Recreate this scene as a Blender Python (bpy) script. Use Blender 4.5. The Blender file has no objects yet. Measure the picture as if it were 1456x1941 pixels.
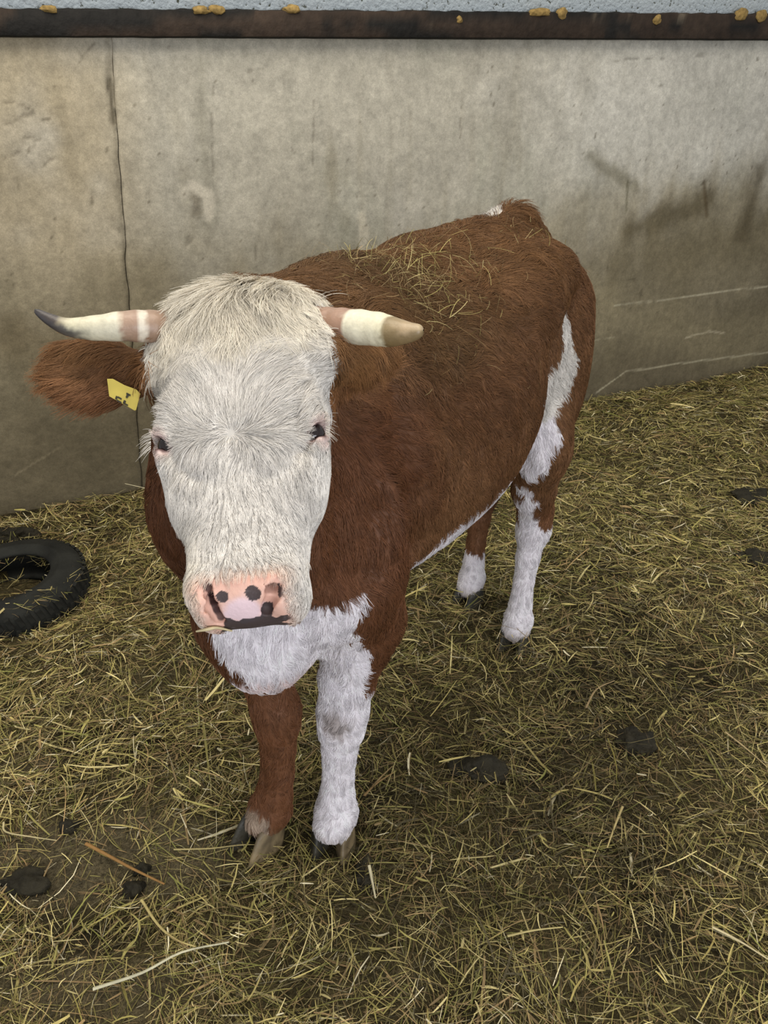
import bpy, math, random
import numpy as np
from mathutils import Vector, Matrix

# ------------------------------------------------------------------ camera, world, lights
C = bpy.context.scene.collection
SC = bpy.context.scene
F_PX, CX, CY = 1458.0, 728.0, 970.5
PITCH = math.radians(28.0); CAM_H = 1.65
SN, CS = math.sin(PITCH), math.cos(PITCH)
cam = bpy.data.cameras.new('camera'); cam_o = bpy.data.objects.new('camera', cam); C.objects.link(cam_o)
cam.sensor_fit = 'VERTICAL'; cam.sensor_height = 24.0; cam.lens = 24.0 * F_PX / 1941.0
cam.clip_start = 0.02; cam.clip_end = 100
cam_o.location = (0, 0, CAM_H); cam_o.rotation_euler = (math.pi / 2 - PITCH, 0, 0)
SC.camera = cam_o

world = bpy.data.worlds.new('overcast'); SC.world = world; world.use_nodes = True
bg = world.node_tree.nodes['Background']
bg.inputs[0].default_value = (0.95, 0.97, 1.0, 1); bg.inputs[1].default_value = 0.44

def area(name, loc, target, size, power, col):
    l = bpy.data.lights.new(name, 'AREA'); l.shape = 'RECTANGLE'; l.size, l.size_y = size; l.energy = power; l.color = col
    o = bpy.data.objects.new(name, l); C.objects.link(o); o.location = loc
    o.rotation_euler = (Vector(target) - Vector(loc)).to_track_quat('-Z', 'Y').to_euler()
    return o
area('roof_light', (-0.2, 1.2, 4.3), (0.5, 2.3, 0.5), (3.6, 2.4), 118, (1.0, 0.93, 0.81))
area('barn_door_light', (1.7, -3.0, 1.5), (0.1, 1.8, 0.8), (2.6, 2.2), 118, (0.93, 0.95, 1.0))

vs = SC.view_settings
vs.view_transform = 'Standard'; vs.look = 'None'; vs.gamma = 1.0; vs.use_curve_mapping = False
vs.exposure = 0.15

# ------------------------------------------------------------------ helpers
rng = np.random.default_rng(7)
def srgb(r, g, b):
    c = np.array([r, g, b], float) / 255.0
    return np.where(c <= 0.04045, c / 12.92, ((c + 0.055) / 1.055) ** 2.4)
def ray(px, py):
    """direction of a photograph pixel, camera depth 1"""
    x = (px - CX) / F_PX; y = -(py - CY) / F_PX
    return np.array([x, CS + y * SN, -SN + y * CS])
def at(px, py, depth):
    return np.array([0, 0, CAM_H]) + depth * ray(px, py)
def at_z(px, py, z=0.0):
    r = ray(px, py); return np.array([0, 0, CAM_H]) + r * ((z - CAM_H) / r[2])
def _hash(ix, iy, iz, seed):
    h = (ix.astype(np.uint32) * np.uint32(374761393) + iy.astype(np.uint32) * np.uint32(668265263)
         + iz.astype(np.uint32) * np.uint32(2147483647) + np.uint32((seed * 1274126177) & 0xffffffff))
    h = (h ^ (h >> np.uint32(13))) * np.uint32(1274126177)
    h = (h ^ (h >> np.uint32(16))) * np.uint32(2246822519)
    return ((h ^ (h >> np.uint32(15))) & np.uint32(0xffffff)).astype(np.float32) / np.float32(0xffffff)
def vnoise(p, scale, seed=0):
    """smooth value noise in -1..1"""
    q = np.asarray(p, np.float32) / np.float32(scale) + np.float32(1000.37)
    i = np.floor(q).astype(np.int64); f = (q - i).astype(np.float32); f = f * f * (3 - 2 * f)
    r = 0
    for dx in (0, 1):
        wx = f[:, 0] if dx else 1 - f[:, 0]
        for dy in (0, 1):
            wy = f[:, 1] if dy else 1 - f[:, 1]
            for dz in (0, 1):
                wz = f[:, 2] if dz else 1 - f[:, 2]
                r = r + wx * wy * wz * _hash(i[:, 0] + dx, i[:, 1] + dy, i[:, 2] + dz, seed)
    return r * 2 - 1
def fbm(p, scale, seed=0, n=3):
    r = 0; a = 1.0; s = 0
    for k in range(n):
        r = r + a * vnoise(p, scale / 2 ** k, seed + 17 * k); s += a; a *= 0.5
    return r / s
def vnoise3(p, scale, seed=0):
    return np.stack([vnoise(p, scale, seed + k * 101) for k in range(3)], 1)
def sstep(a, b, x):
    t = np.clip((x - a) / (b - a), 0, 1); return t * t * (3 - 2 * t)
def unit(v):
    v = np.asarray(v, float); return v / np.maximum(np.linalg.norm(v, axis=-1, keepdims=True), 1e-9)
def cinterp(x, xs, ys):
    """monotone-ish smooth interpolation (Catmull-Rom through finite differences)"""
    xs = np.asarray(xs, float); ys = np.asarray(ys, float)
    m = np.gradient(ys, xs); x = np.clip(x, xs[0], xs[-1])
    k = np.clip(np.searchsorted(xs, x) - 1, 0, len(xs) - 2); h = xs[k + 1] - xs[k]; t = (x - xs[k]) / h
    return ((2 * t ** 3 - 3 * t ** 2 + 1) * ys[k] + (t ** 3 - 2 * t ** 2 + t) * h * m[k]
            + (-2 * t ** 3 + 3 * t ** 2) * ys[k + 1] + (t ** 3 - t ** 2) * h * m[k + 1])

def mesh_obj(name, verts, faces, mat=None, parent=None, col=None, smooth=True):
    verts = np.ascontiguousarray(verts, np.float32)
    me = bpy.data.meshes.new(name)
    if isinstance(faces, np.ndarray):
        n, k = faces.shape
        me.vertices.add(len(verts)); me.vertices.foreach_set('co', verts.ravel())
        me.loops.add(n * k); me.loops.foreach_set('vertex_index', np.ascontiguousarray(faces, np.int32).ravel())
        me.polygons.add(n); me.polygons.foreach_set('loop_start', np.arange(0, n * k, k, dtype=np.int32))
        me.update(calc_edges=True); me.validate()
    else:
        me.from_pydata([tuple(v) for v in verts], [], faces); me.update()
    if smooth:
        me.polygons.foreach_set('use_smooth', np.ones(len(me.polygons), bool))
    if col is not None:
        a = me.color_attributes.new('col', 'FLOAT_COLOR', 'POINT')
        c = np.ones((len(verts), 4), np.float32); c[:, :3] = col[:, :3] if col.ndim > 1 else col
        a.data.foreach_set('color', c.ravel())
    if mat: me.materials.append(mat)
    o = bpy.data.objects.new(name, me); C.objects.link(o)
    if parent is not None: o.parent = parent
    return o
def empty(name, loc=(0, 0, 0)):
    o = bpy.data.objects.new(name, None); C.objects.link(o); o.location = loc; o.empty_display_size = .1; return o
def tag(o, label=None, cat=None, group=None, kind=None):
    for k, v in (('label', label), ('category', cat), ('group', group), ('kind', kind)):
        if v: o[k] = v
    return o
def adopt(o, parent):
    """parent a mesh whose vertices are in world space under an Empty that stands elsewhere"""
    o.parent = parent; o.location = -Vector(parent.location); return o

# materials ---------------------------------------------------------
def nodes_of(name):
    m = bpy.data.materials.new(name); m.use_nodes = True; nt = m.node_tree
    return m, nt, nt.nodes['Principled BSDF']
def N(nt, typ, **kw):
    n = nt.nodes.new(typ)
    for k, v in kw.items():
        if k.startswith('i_'): n.inputs[k[2:].replace('_', ' ')].default_value = v
        else: setattr(n, k, v)
    return n
def mat_attr(name, rough=.8, noise=None, bump=None, spec=.3, sheen=0):
    """colour comes from the 'col' attribute, grain from procedural noise"""
    m, nt, b = nodes_of(name)
    a = N(nt, 'ShaderNodeAttribute', attribute_name='col')
    out = a.outputs['Color']
    tc = N(nt, 'ShaderNodeTexCoord')
    if noise:
        for sc, lo, hi in noise:
            n = N(nt, 'ShaderNodeTexNoise'); n.inputs['Scale'].default_value = sc; n.inputs['Detail'].default_value = 5
            nt.links.new(tc.outputs['Object'], n.inputs['Vector'])
            r = N(nt, 'ShaderNodeMapRange'); r.inputs[1].default_value = .3; r.inputs[2].default_value = .7
            r.inputs[3].default_value = lo; r.inputs[4].default_value = hi
            nt.links.new(n.outputs['Fac'], r.inputs[0])
            mx = N(nt, 'ShaderNodeVectorMath', operation='SCALE')
            nt.links.new(out, mx.inputs[0]); nt.links.new(r.outputs[0], mx.inputs['Scale']); out = mx.outputs[0]
    nt.links.new(out, b.inputs['Base Color'])
    b.inputs['Roughness'].default_value = rough; b.inputs['Specular IOR Level'].default_value = spec
    if sheen: b.inputs['Sheen Weight'].default_value = sheen
    if bump:
        n = N(nt, 'ShaderNodeTexNoise'); n.inputs['Scale'].default_value = bump[0]; n.inputs['Detail'].default_value = 6
        nt.links.new(tc.outputs['Object'], n.inputs['Vector'])
        bp = N(nt, 'ShaderNodeBump'); bp.inputs['Strength'].default_value = bump[1]; bp.inputs['Distance'].default_value = bump[2]
        nt.links.new(n.outputs['Fac'], bp.inputs['Height']); nt.links.new(bp.outputs[0], b.inputs['Normal'])
    return m
def mat_plain(name, col, rough=.7, bump=None, spec=.3, vary=None):
    m, nt, b = nodes_of(name)
    tc = N(nt, 'ShaderNodeTexCoord')
    n = N(nt, 'ShaderNodeTexNoise'); n.inputs['Scale'].default_value = vary[0] if vary else 20; n.inputs['Detail'].default_value = 5
    nt.links.new(tc.outputs['Object'], n.inputs['Vector'])
    r = N(nt, 'ShaderNodeValToRGB'); a = vary[1] if vary else .2
    r.color_ramp.elements[0].position = .3; r.color_ramp.elements[1].position = .7
    r.color_ramp.elements[0].color = (*(np.array(col) * (1 - a)), 1); r.color_ramp.elements[1].color = (*np.minimum(np.array(col) * (1 + a), 1), 1)
    nt.links.new(n.outputs['Fac'], r.inputs['Fac']); nt.links.new(r.outputs[0], b.inputs['Base Color'])
    b.inputs['Roughness'].default_value = rough; b.inputs['Specular IOR Level'].default_value = spec
    if bump:
        bp = N(nt, 'ShaderNodeBump'); bp.inputs['Strength'].default_value = bump[1]; bp.inputs['Distance'].default_value = bump[2]
        n2 = N(nt, 'ShaderNodeTexNoise'); n2.inputs['Scale'].default_value = bump[0]; n2.inputs['Detail'].default_value = 6
        nt.links.new(tc.outputs['Object'], n2.inputs['Vector'])
        nt.links.new(n2.outputs['Fac'], bp.inputs['Height']); nt.links.new(bp.outputs[0], b.inputs['Normal'])
    return m

# ------------------------------------------------------------------ setting: wall
WO = np.array([0, 3.89, 0.0]); WD = unit([1, .5, 0]); WN = unit([.5, -1, 0])      # wall origin, run, facing
def wall_pt(px, py):
    """(u, z) on the wall under a photograph pixel"""
    r = ray(px, py); o = np.array([0, 0, CAM_H]); t = np.dot(WO - o, WN) / np.dot(r, WN); p = o + r * t
    return np.array([np.dot(p - WO, WD), p[2]])
def wall_w(u, z, out=0.0):
    u = np.asarray(u, float); z = np.asarray(z, float)
    return WO + u[..., None] * WD + out * WN if np.ndim(z) == 0 else WO + u[..., None] * WD + z[..., None] * np.array([0, 0, 1.]) + np.asarray(out)[..., None] * WN
U0, U1 = -4.2, 6.2
def seg_dist(u, z, poly):
    d = np.full(u.shape, 9.0)
    for (a, b) in zip(poly[:-1], poly[1:]):
        ax, ay = a; bx, by = b; vx, vy = bx - ax, by - ay
        t = np.clip(((u - ax) * vx + (z - ay) * vy) / (vx * vx + vy * vy + 1e-9), 0, 1)
        d = np.minimum(d, np.hypot(u - ax - t * vx, z - ay - t * vy))
    return d
def wpoly(pts): return [tuple(wall_pt(*p)) for p in pts]
JT, JB = wall_pt(205, 84), wall_pt(270, 935)                       # the joint between the two cast panels
rail_l, rail_r = wall_pt(0, 71), wall_pt(1456, 77)
def rail_bottom(u): return rail_l[1] + (u - rail_l[0]) * (rail_r[1] - rail_l[1]) / (rail_r[0] - rail_l[0])
rt_l, rt_r = wall_pt(0, 17), wall_pt(1456, 27)
def rail_top(u): return rt_l[1] + (u - rt_l[0]) * (rt_r[1] - rt_l[1]) / (rt_r[0] - rt_l[0])
def joint_u(z): return JT[0] + (z - JT[1]) * (JB[0] - JT[0]) / (JB[1] - JT[1])

def build_wall():
    wall = empty('wall_back', (0, 3.89, 0)); tag(wall, 'stained grey concrete barn wall behind the bull', None, None, 'structure')
    m = mat_attr('concrete', .9, [(1.6, .92, 1.07), (6, .9, 1.1), (24, .88, 1.1), (70, .9, 1.1), (240, .85, 1.14)], (45, .22, .010), .15)
    gap = .0025
    for side in (0, 1):
        z0, z1 = -.12, 2.06; step = .0105
        nz = int((z1 - z0) / step)
        nu = int(((-1.2 - U0) if side == 0 else (U1 + 1.2)) / step)
        zz = np.linspace(z0, z1, nz); tt = np.linspace(0, 1, nu)
        Z, T = np.meshgrid(zz, tt, indexing='ij')
        ju = joint_u(Z) + .006 * vnoise(np.stack([Z.ravel() * 0, Z.ravel() * 0, Z.ravel()], 1), .07, 3).reshape(Z.shape)
        U = np.where(side == 0, U0 + T * (ju - gap * .5 - U0), (ju + gap * .5) + T * (U1 - ju - gap * .5))
        top = rail_bottom(U) + .03
        Z = z0 + (Z - z0) / (z1 - z0) * (top - z0)
        u, z = U.ravel(), Z.ravel(); P = np.stack([u, z * 0, z], 1)
        # colour ------------------------------------------------
        light = srgb(182, 176, 160); warm = srgb(176, 162, 134); green = srgb(158, 158, 140); dirt = srgb(122, 112, 88); dark = srgb(98, 89, 70)
        n1 = fbm(P, .9, 1); n2 = fbm(P, .35, 5); n3 = fbm(P * [1, 1, .3], .12, 9); n4 = fbm(P, .04, 13); n5 = fbm(P * [1, 1, .12], .05, 15)
        c = np.outer(np.ones(len(u)), light)
        def mixin(col, w):
            nonlocal c
            w = np.clip(w, 0, 1)[:, None]; c = c * (1 - w) + np.asarray(col) * w
        mixin(green, sstep(-.2, .6, n1 + .5 * n3) * .7)
        mixin(srgb(150, 142, 122), sstep(.0, .5, n5 + .4 * n2) * .35)
        mixin(warm, sstep(-.95, -1.35, u + .12 * n2) * .8)
        mixin(srgb(198, 193, 180), sstep(.0, .6, n2 - .3 * n3 + .2 * (u > 1)) * .55)
        mixin(srgb(138, 128, 106), sstep(.2, .6, n3 + .3 * n5) * .35)
        mixin(srgb(208, 204, 192), sstep(.5, 1.4, u + .3 * n2) * sstep(1.1, 1.45, z + .2 * n1) * .7)              # brighter light on the upper right, painted into the wall
        # dirty lower zone: deeper on the left, patchy on the right
        lvl = np.interp(u, [-2.6, -1.8, -1.3, -.6, .2, 1.0, 1.6, 2.2, 2.7, 3.6], [1.0, .98, .92, .9, .92, .98, 1.16, 1.22, 1.3, 1.3])
        h = z - lvl + .25 * n2 + .16 * n3 + .08 * n5
        mixin(srgb(146, 136, 112), sstep(.28, -.1, h) * .8)
        mixin(dirt, sstep(.02, -.4, h) * .75)
        mixin(dark, sstep(-.3, -.75, h + .2 * n1 + .25 * (u > 1)) * .7)
        # stains with a shape of their own
        for pts, wdt, col, amt in (
            ([(1115, 292), (1140, 315), (1180, 335), (1205, 355)], .055, (112, 106, 84), .6),
            ([(1190, 440), (1250, 412), (1310, 398), (1345, 380)], .10, (90, 80, 58), .7),
            ([(1130, 500), (1240, 480), (1350, 470), (1456, 460)], .24, (120, 110, 86), .6),
            ([(1090, 560), (1200, 610), (1350, 640), (1456, 640)], .25, (150, 139, 110), .5),
            ([(1190, 345), (1187, 400)], .012, (96, 92, 70), .7),
            ([(1335, 345), (1340, 410)], .02, (84, 70, 48), .7),
            ([(1445, 320), (1428, 380), (1410, 440)], .11, (84, 74, 54), .65),
            ([(370, 365), (375, 400)], .03, (120, 112, 96), .7),
            ([(380, 120), (385, 250), (400, 420)], .05, (140, 136, 120), .4),
            ([(20, 640), (200, 660), (280, 700)], .1, (110, 98, 74), .5)):
            d = seg_dist(u, z, wpoly(pts)) + (.03 * n4 + .5 * wdt * n3 + .6 * wdt * n2) * (wdt > .02)
            mixin(srgb(*col), sstep(wdt * 1.15, wdt * .05, d) * amt)
        # pale flaked plaster round the old bolt hole and a run of flakes
        d = seg_dist(u, z, wpoly([(348, 365), (362, 352), (395, 368), (396, 410)])) + .012 * n4
        mixin(srgb(204, 196, 178), sstep(.034, .010, d) * .9)
        d = seg_dist(u, z, wpoly([(685, 410), (690, 440), (683, 480)])) + .02 * n4
        mixin(srgb(208, 200, 180), sstep(.03, .012, d) * .9)
        # scratches
        for pts, w_, col in (([(1165, 580), (1300, 562), (1456, 542)], .005, (168, 160, 136)),
                             ([(1120, 645), (1165, 638)], .004, (150, 142, 118)),
                             ([(1300, 640), (1345, 628), (1375, 632)], .006, (160, 150, 126)),
                             ([(1130, 745), (1185, 705), (1280, 690), (1456, 668)], .006, (158, 150, 126)),
                             ([(1190, 768), (1250, 760), (1310, 752)], .009, (170, 164, 148)),
                             ([(30, 900), (110, 850)], .004, (120, 110, 88))):
            d = seg_dist(u, z, wpoly(pts)) + .003 * n4
            mixin(srgb(*col) * 1.25, sstep(w_ * 1.3, w_ * .4, d) * .85)
        # cracks: dark and really cut in
        cut = np.zeros(len(u))
        for pts, w_ in (([(207, 150), (211, 185), (214, 215), (216, 232)], .012),
                        ([(8, 195), (20, 193), (45, 200), (66, 212), (40, 222), (14, 236), (10, 205)], .004),
                        ([(8, 300), (20, 296), (35, 288), (32, 266), (60, 260), (72, 264)], .006),
                        ([(78, 318), (100, 300)], .005), ([(405, 150), (400, 260), (405, 330)], .004),
                        ([(178, 84), (160, 100), (152, 118)], .004), ([(470, 135), (500, 132)], .005),
                        ([(485, 410), (486, 520)], .004), ([(358, 445), (352, 470), (362, 455)], .007),
                        ([(1320, 106), (1348, 103)], .006), ([(1130, 122), (1190, 112), (1260, 112)], .004),
                        ([(875, 200), (872, 290)], .004), ([(595, 190), (593, 320)], .003),
                        ([(555, 285), (560, 290)], .008), ([(1330, 350), (1345, 340), (1347, 360)], .006),
                        ([(1222, 712), (1232, 728)], .006), ([(480, 152), (482, 158)], .009), ([(1115, 150), (1117, 153)], .009)):
            d = seg_dist(u, z, wpoly(pts)) + .004 * n4
            k = sstep(w_, w_ * .3, d + .006 * vnoise(P, .03, 19)) * (.9 if w_ > .009 else .45); mixin(srgb(74, 66, 52), k * .8); cut = np.maximum(cut, k)
        jd = np.abs(u - joint_u(z)); mixin(srgb(104, 96, 78), sstep(.016, .003, jd + .008 * n4) * .4)
        # pits and specks
        sp = vnoise(P, .022, 31); mixin(srgb(96, 88, 70), sstep(.74, .9, sp + .25 * n2 + .08 * (u < -.9)) * .6)
        out = .004 * n2 + .002 * n4 - .006 * cut - .004 * sstep(.02, 0, jd)
        W = WO + u[:, None] * WD + z[:, None] * np.array([0, 0, 1.]) + out[:, None] * WN
        idx = np.arange(nz * nu).reshape(nu, nz) if Z.shape == (nu, nz) else np.arange(nz * nu).reshape(nz, nu)
        q = np.stack([idx[:-1, :-1], idx[:-1, 1:], idx[1:, 1:], idx[1:, :-1]], -1).reshape(-1, 4)
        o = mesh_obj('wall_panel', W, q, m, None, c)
        sol = o.modifiers.new('thickness', 'SOLIDIFY'); sol.thickness = .14; sol.offset = -1 if True else 1
        adopt(o, wall)
    V = []
    for (u_, z_, o_) in [(a, b, c_) for a in (U0, U1) for b in (-.12, 1.8) for c_ in (-.03, -.12)]: V.append(WO + u_ * WD + np.array([0, 0, z_]) + o_ * WN)
    adopt(mesh_obj('gap_light_block', np.array(V), [(0, 1, 3, 2), (4, 6, 7, 5), (0, 4, 5, 1), (2, 3, 7, 6), (0, 2, 6, 4), (1, 5, 7, 3)], mat_plain('light_block', srgb(70, 62, 50), .95), None, None, False), wall)  # added slab behind the panels, stops light leaking through the joint
    return wall
wall = build_wall()

def build_rail():
    o = empty('trim_1', (0, 3.89, 0)); tag(o, 'dark weathered timber rail along the top of the concrete wall', None, None, 'structure')
    m = mat_attr('old_timber', .75, [(3, .7, 1.3), (25, .75, 1.2)], (40, .6, .01), .25)
    us = np.linspace(U0, U1, 700); rows = []
    prof = [(-.02, 0), (.05, 0), (.055, .06), (.05, .5), (.052, .94), (.045, 1.0), (-.02, 1.0)]   # (out, height share)
    V = []; Cc = []
    for (out, hs) in prof:
        P = np.stack([us, us * 0, us * 0 + hs], 1)
        n = fbm(P, .05, 2); nb = fbm(P * [1, 1, .4], .22, 4)
        z = rail_bottom(us) + hs * (rail_top(us) - rail_bottom(us)) + .006 * n * (hs > .9) + .002 * n
        W = WO + us[:, None] * WD + np.array([0, 0, 1.]) * z[:, None] + (out + .005 * n * (out > 0))[:, None] * WN
        V.append(W)
        c = np.outer(np.ones(len(us)), srgb(28, 26, 23))
        k = sstep(.15, .3, nb + .25 * (hs > .05) - .3 * (hs > .95))[:, None]; c = c * (1 - k) + srgb(56, 45, 36) * k
        k = sstep(.3, .5, fbm(P * [1, 1, .6], .07, 8) - .15 * (us < .2))[:, None] * (.2 < hs < .97); c = c * (1 - k) + srgb(104, 93, 78) * k
        if hs < .05: c = c * 0 + srgb(28, 27, 22)
        Cc.append(c)
    V = np.array(V); k, n = V.shape[:2]; idx = np.arange(k * n).reshape(k, n)
    q = np.stack([idx[:-1, :-1], idx[:-1, 1:], idx[1:, 1:], idx[1:, :-1]], -1).reshape(-1, 4)
    b = mesh_obj('rail_beam', V.reshape(-1, 3), q, m, None, np.array(Cc).reshape(-1, 3)); adopt(b, o)
    # blobs of old yellow foam squeezed out along the rail's top edge
    fm = mat_plain('old_foam', srgb(150, 124, 74), .8, (60, .5, .01), .2, (60, .35))
    import bmesh
    for (px, py, w, h) in ((90, 20, 16, 7), (375, 22, 16, 7), (405, 21, 14, 8), (545, 20, 16, 7), (1012, 25, 22, 6), (1052, 27, 9, 8), (1392, 29, 12, 7), (1428, 31, 10, 7), (860, 39, 6, 5), (1232, 38, 8, 6)):
        u, z = wall_pt(px, py); bm = bmesh.new(); bmesh.ops.create_icosphere(bm, subdivisions=3, radius=1)
        s = np.linalg.norm(wall_pt(px + 1, py) - wall_pt(px, py))
        co = np.array([v.co[:] for v in bm.verts]); k = 1 + .35 * vnoise(co + px, .5, 3)[:, None]; co = co * k * np.array([w * s, .012, h * s])
        f = [[v.index for v in fc.verts] for fc in bm.faces]; bm.free()
        W = WO + (u + co[:, :1]) * WD + (z + co[:, 2:3]) * np.array([0, 0, 1.]) + (.05 - co[:, 1:2]) * WN
        adopt(mesh_obj('foam_blob', W, f, fm), o)
    # upper wall, pale blue paint over boards
    up = empty('wall_upper', (0, 3.89, 0)); tag(up, 'flaking pale blue painted wall above the timber rail', None, None, 'structure')
    um, nt, bb = nodes_of('blue_paint')
    a = N(nt, 'ShaderNodeTexNoise'); a.inputs['Scale'].default_value = 55; a.inputs['Detail'].default_value = 6
    tc = N(nt, 'ShaderNodeTexCoord'); nt.links.new(tc.outputs['Object'], a.inputs['Vector'])
    r = N(nt, 'ShaderNodeValToRGB'); r.color_ramp.elements[0].position = .33; r.color_ramp.elements[1].position = .39
    r.color_ramp.elements[0].color = (*srgb(110, 112, 96), 1); r.color_ramp.elements[1].color = (*srgb(238, 248, 250), 1)
    nt.links.new(a.outputs['Fac'], r.inputs['Fac']); nt.links.new(r.outputs[0], bb.inputs['Base Color']); bb.inputs['Roughness'].default_value = .8
    bp = N(nt, 'ShaderNodeBump'); bp.inputs['Strength'].default_value = .5; bp.inputs['Distance'].default_value = .01
    nt.links.new(a.outputs['Fac'], bp.inputs['Height']); nt.links.new(bp.outputs[0], bb.inputs['Normal'])
    us = np.linspace(U0, U1, 60); V = []
    for (out, top) in ((.02, 0), (.02, 1.1), (-.1, 1.1), (-.1, 0)):
        V.append(WO + us[:, None] * WD + np.array([0, 0, 1.]) * (rail_top(us) - .004 + top)[:, None] + out * WN)
    V = np.array(V); k, n = V.shape[:2]; idx = np.arange(k * n).reshape(k, n); idx = np.vstack([idx, idx[:1]])
    q = np.stack([idx[:-1, :-1], idx[:-1, 1:], idx[1:, 1:], idx[1:, :-1]], -1).reshape(-1, 4)
    adopt(mesh_obj('painted_board', V.reshape(-1, 3), q, um, smooth=False), up)
build_rail()

# ------------------------------------------------------------------ setting: floor under the hay
def gauss(x, y, cx, cy, rx, ry=None):
    ry = ry or rx; return np.exp(-((x - cx) / rx) ** 2 - ((y - cy) / ry) ** 2)
def bare(x, y):
    """0..1 where trodden mud shows between the hay"""
    P = np.stack([x, y, x * 0], 1); n = fbm(P, .3, 71)
    b = 0
    for px, py, rx, ry in ((230, 1590, .22, .13), (60, 1640, .2, .12), (330, 1640, .15, .1), (180, 1880, .3, .1), (60, 1450, .12, .06)):
        p = at_z(px, py); b = b + gauss(x, y, p[0], p[1], rx, ry)
    return .85 * sstep(.35, 1.0, b + .45 * n)
def ground(x, y):
    P = np.stack([x, y, x * 0], 1)
    h = .022 * fbm(P, .55, 21) + .016 * fbm(P, .16, 22) + .006 * vnoise(P, .05, 23)
    p = at_z(1430, 800); h = h + .07 * gauss(x, y, p[0], p[1], .6, .35)            # heap against the wall, right
    p = at_z(330, 1240); h = h + .05 * gauss(x, y, p[0], p[1], .35, .18)
    wd_ = (x * WN[0] + (y - 3.89) * WN[1])                                            # distance to the wall
    h = h + .015 * np.exp(-(wd_ / .22) ** 2) * (1 + .7 * vnoise(P, .4, 25))
    p = at_z(60, 1090); h = h - .03 * gauss(x, y, p[0], p[1], .2)
    h = h * (1 - .6 * bare(x, y)) - .008 * bare(x, y)
    for fx, fy in ((-.118, 1.336), (-.327, 1.303), (.469, 2.104), (.32, 2.388)):      # trodden down at the hooves
        k = gauss(x, y, fx, fy, .13); h = h * (1 - k)
    return h
def build_floor():
    xs = np.arange(-4.6, 6.8, .03); ys = np.arange(-1.2, 7.4, .03)
    X, Y = np.meshgrid(xs, ys, indexing='ij'); x, y = X.ravel(), Y.ravel()
    z = ground(x, y); P = np.stack([x, y, z], 1)
    n = fbm(P, .25, 41); n2 = fbm(P, .06, 42)
    c = np.outer(np.ones(len(x)), srgb(92, 82, 54)); k = sstep(-.2, .5, n)[:, None]; c = c * (1 - k) + srgb(62, 55, 36) * k
    k = (bare(x, y) * (.8 + .3 * n2))[:, None].clip(0, 1); c = c * (1 - k) + srgb(124, 112, 86) * k
    idx = np.arange(len(x)).reshape(X.shape)
    q = np.stack([idx[:-1, :-1], idx[1:, :-1], idx[1:, 1:], idx[:-1, 1:]], -1).reshape(-1, 4)
    m = mat_attr('litter_floor', .95, [(14, .8, 1.2), (90, .6, 1.4), (300, .6, 1.4)], (150, 1.0, .03), .15)
    o = mesh_obj('floor', P, q, m, None, c); tag(o, 'trodden muddy floor under the hay', None, None, 'structure')
build_floor()

# ------------------------------------------------------------------ the bull
FO = np.array([-.222, 1.32, 0.0]); FW = np.array([-.555, -.832, 0.0]) / math.hypot(.555, .832); LF = np.array([-FW[1], FW[0], 0.0])
def Bd(s, l, z): return FO + s * FW + l * LF + np.array([0, 0, z])
def to_body(p): r = p - FO; return np.stack([r @ FW, r @ LF, r[:, 2]], 1)
# head frame: P0 poll, HX down the face to the muzzle, HN out of the face, HW to the animal's left
P0 = at(437, 558, 1.15); _tip = at(449, 1160, .975)
HX = unit(_tip - P0); HN = np.array([0, -.65, .757]); HN = unit(HN - HX * (HN @ HX)); HW = np.cross(HX, HN)
if HW[0] < 0: HW = -HW
_a = math.radians(6.0); HN, HW = HN * math.cos(_a) - HW * math.sin(_a), HW * math.cos(_a) + HN * math.sin(_a)
def Hd(t, w, n): return P0 + t * HX + w * HW + n * HN
def to_head(p): r = p - P0; return np.stack([r @ HX, r @ HW, r @ HN], 1)

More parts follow.
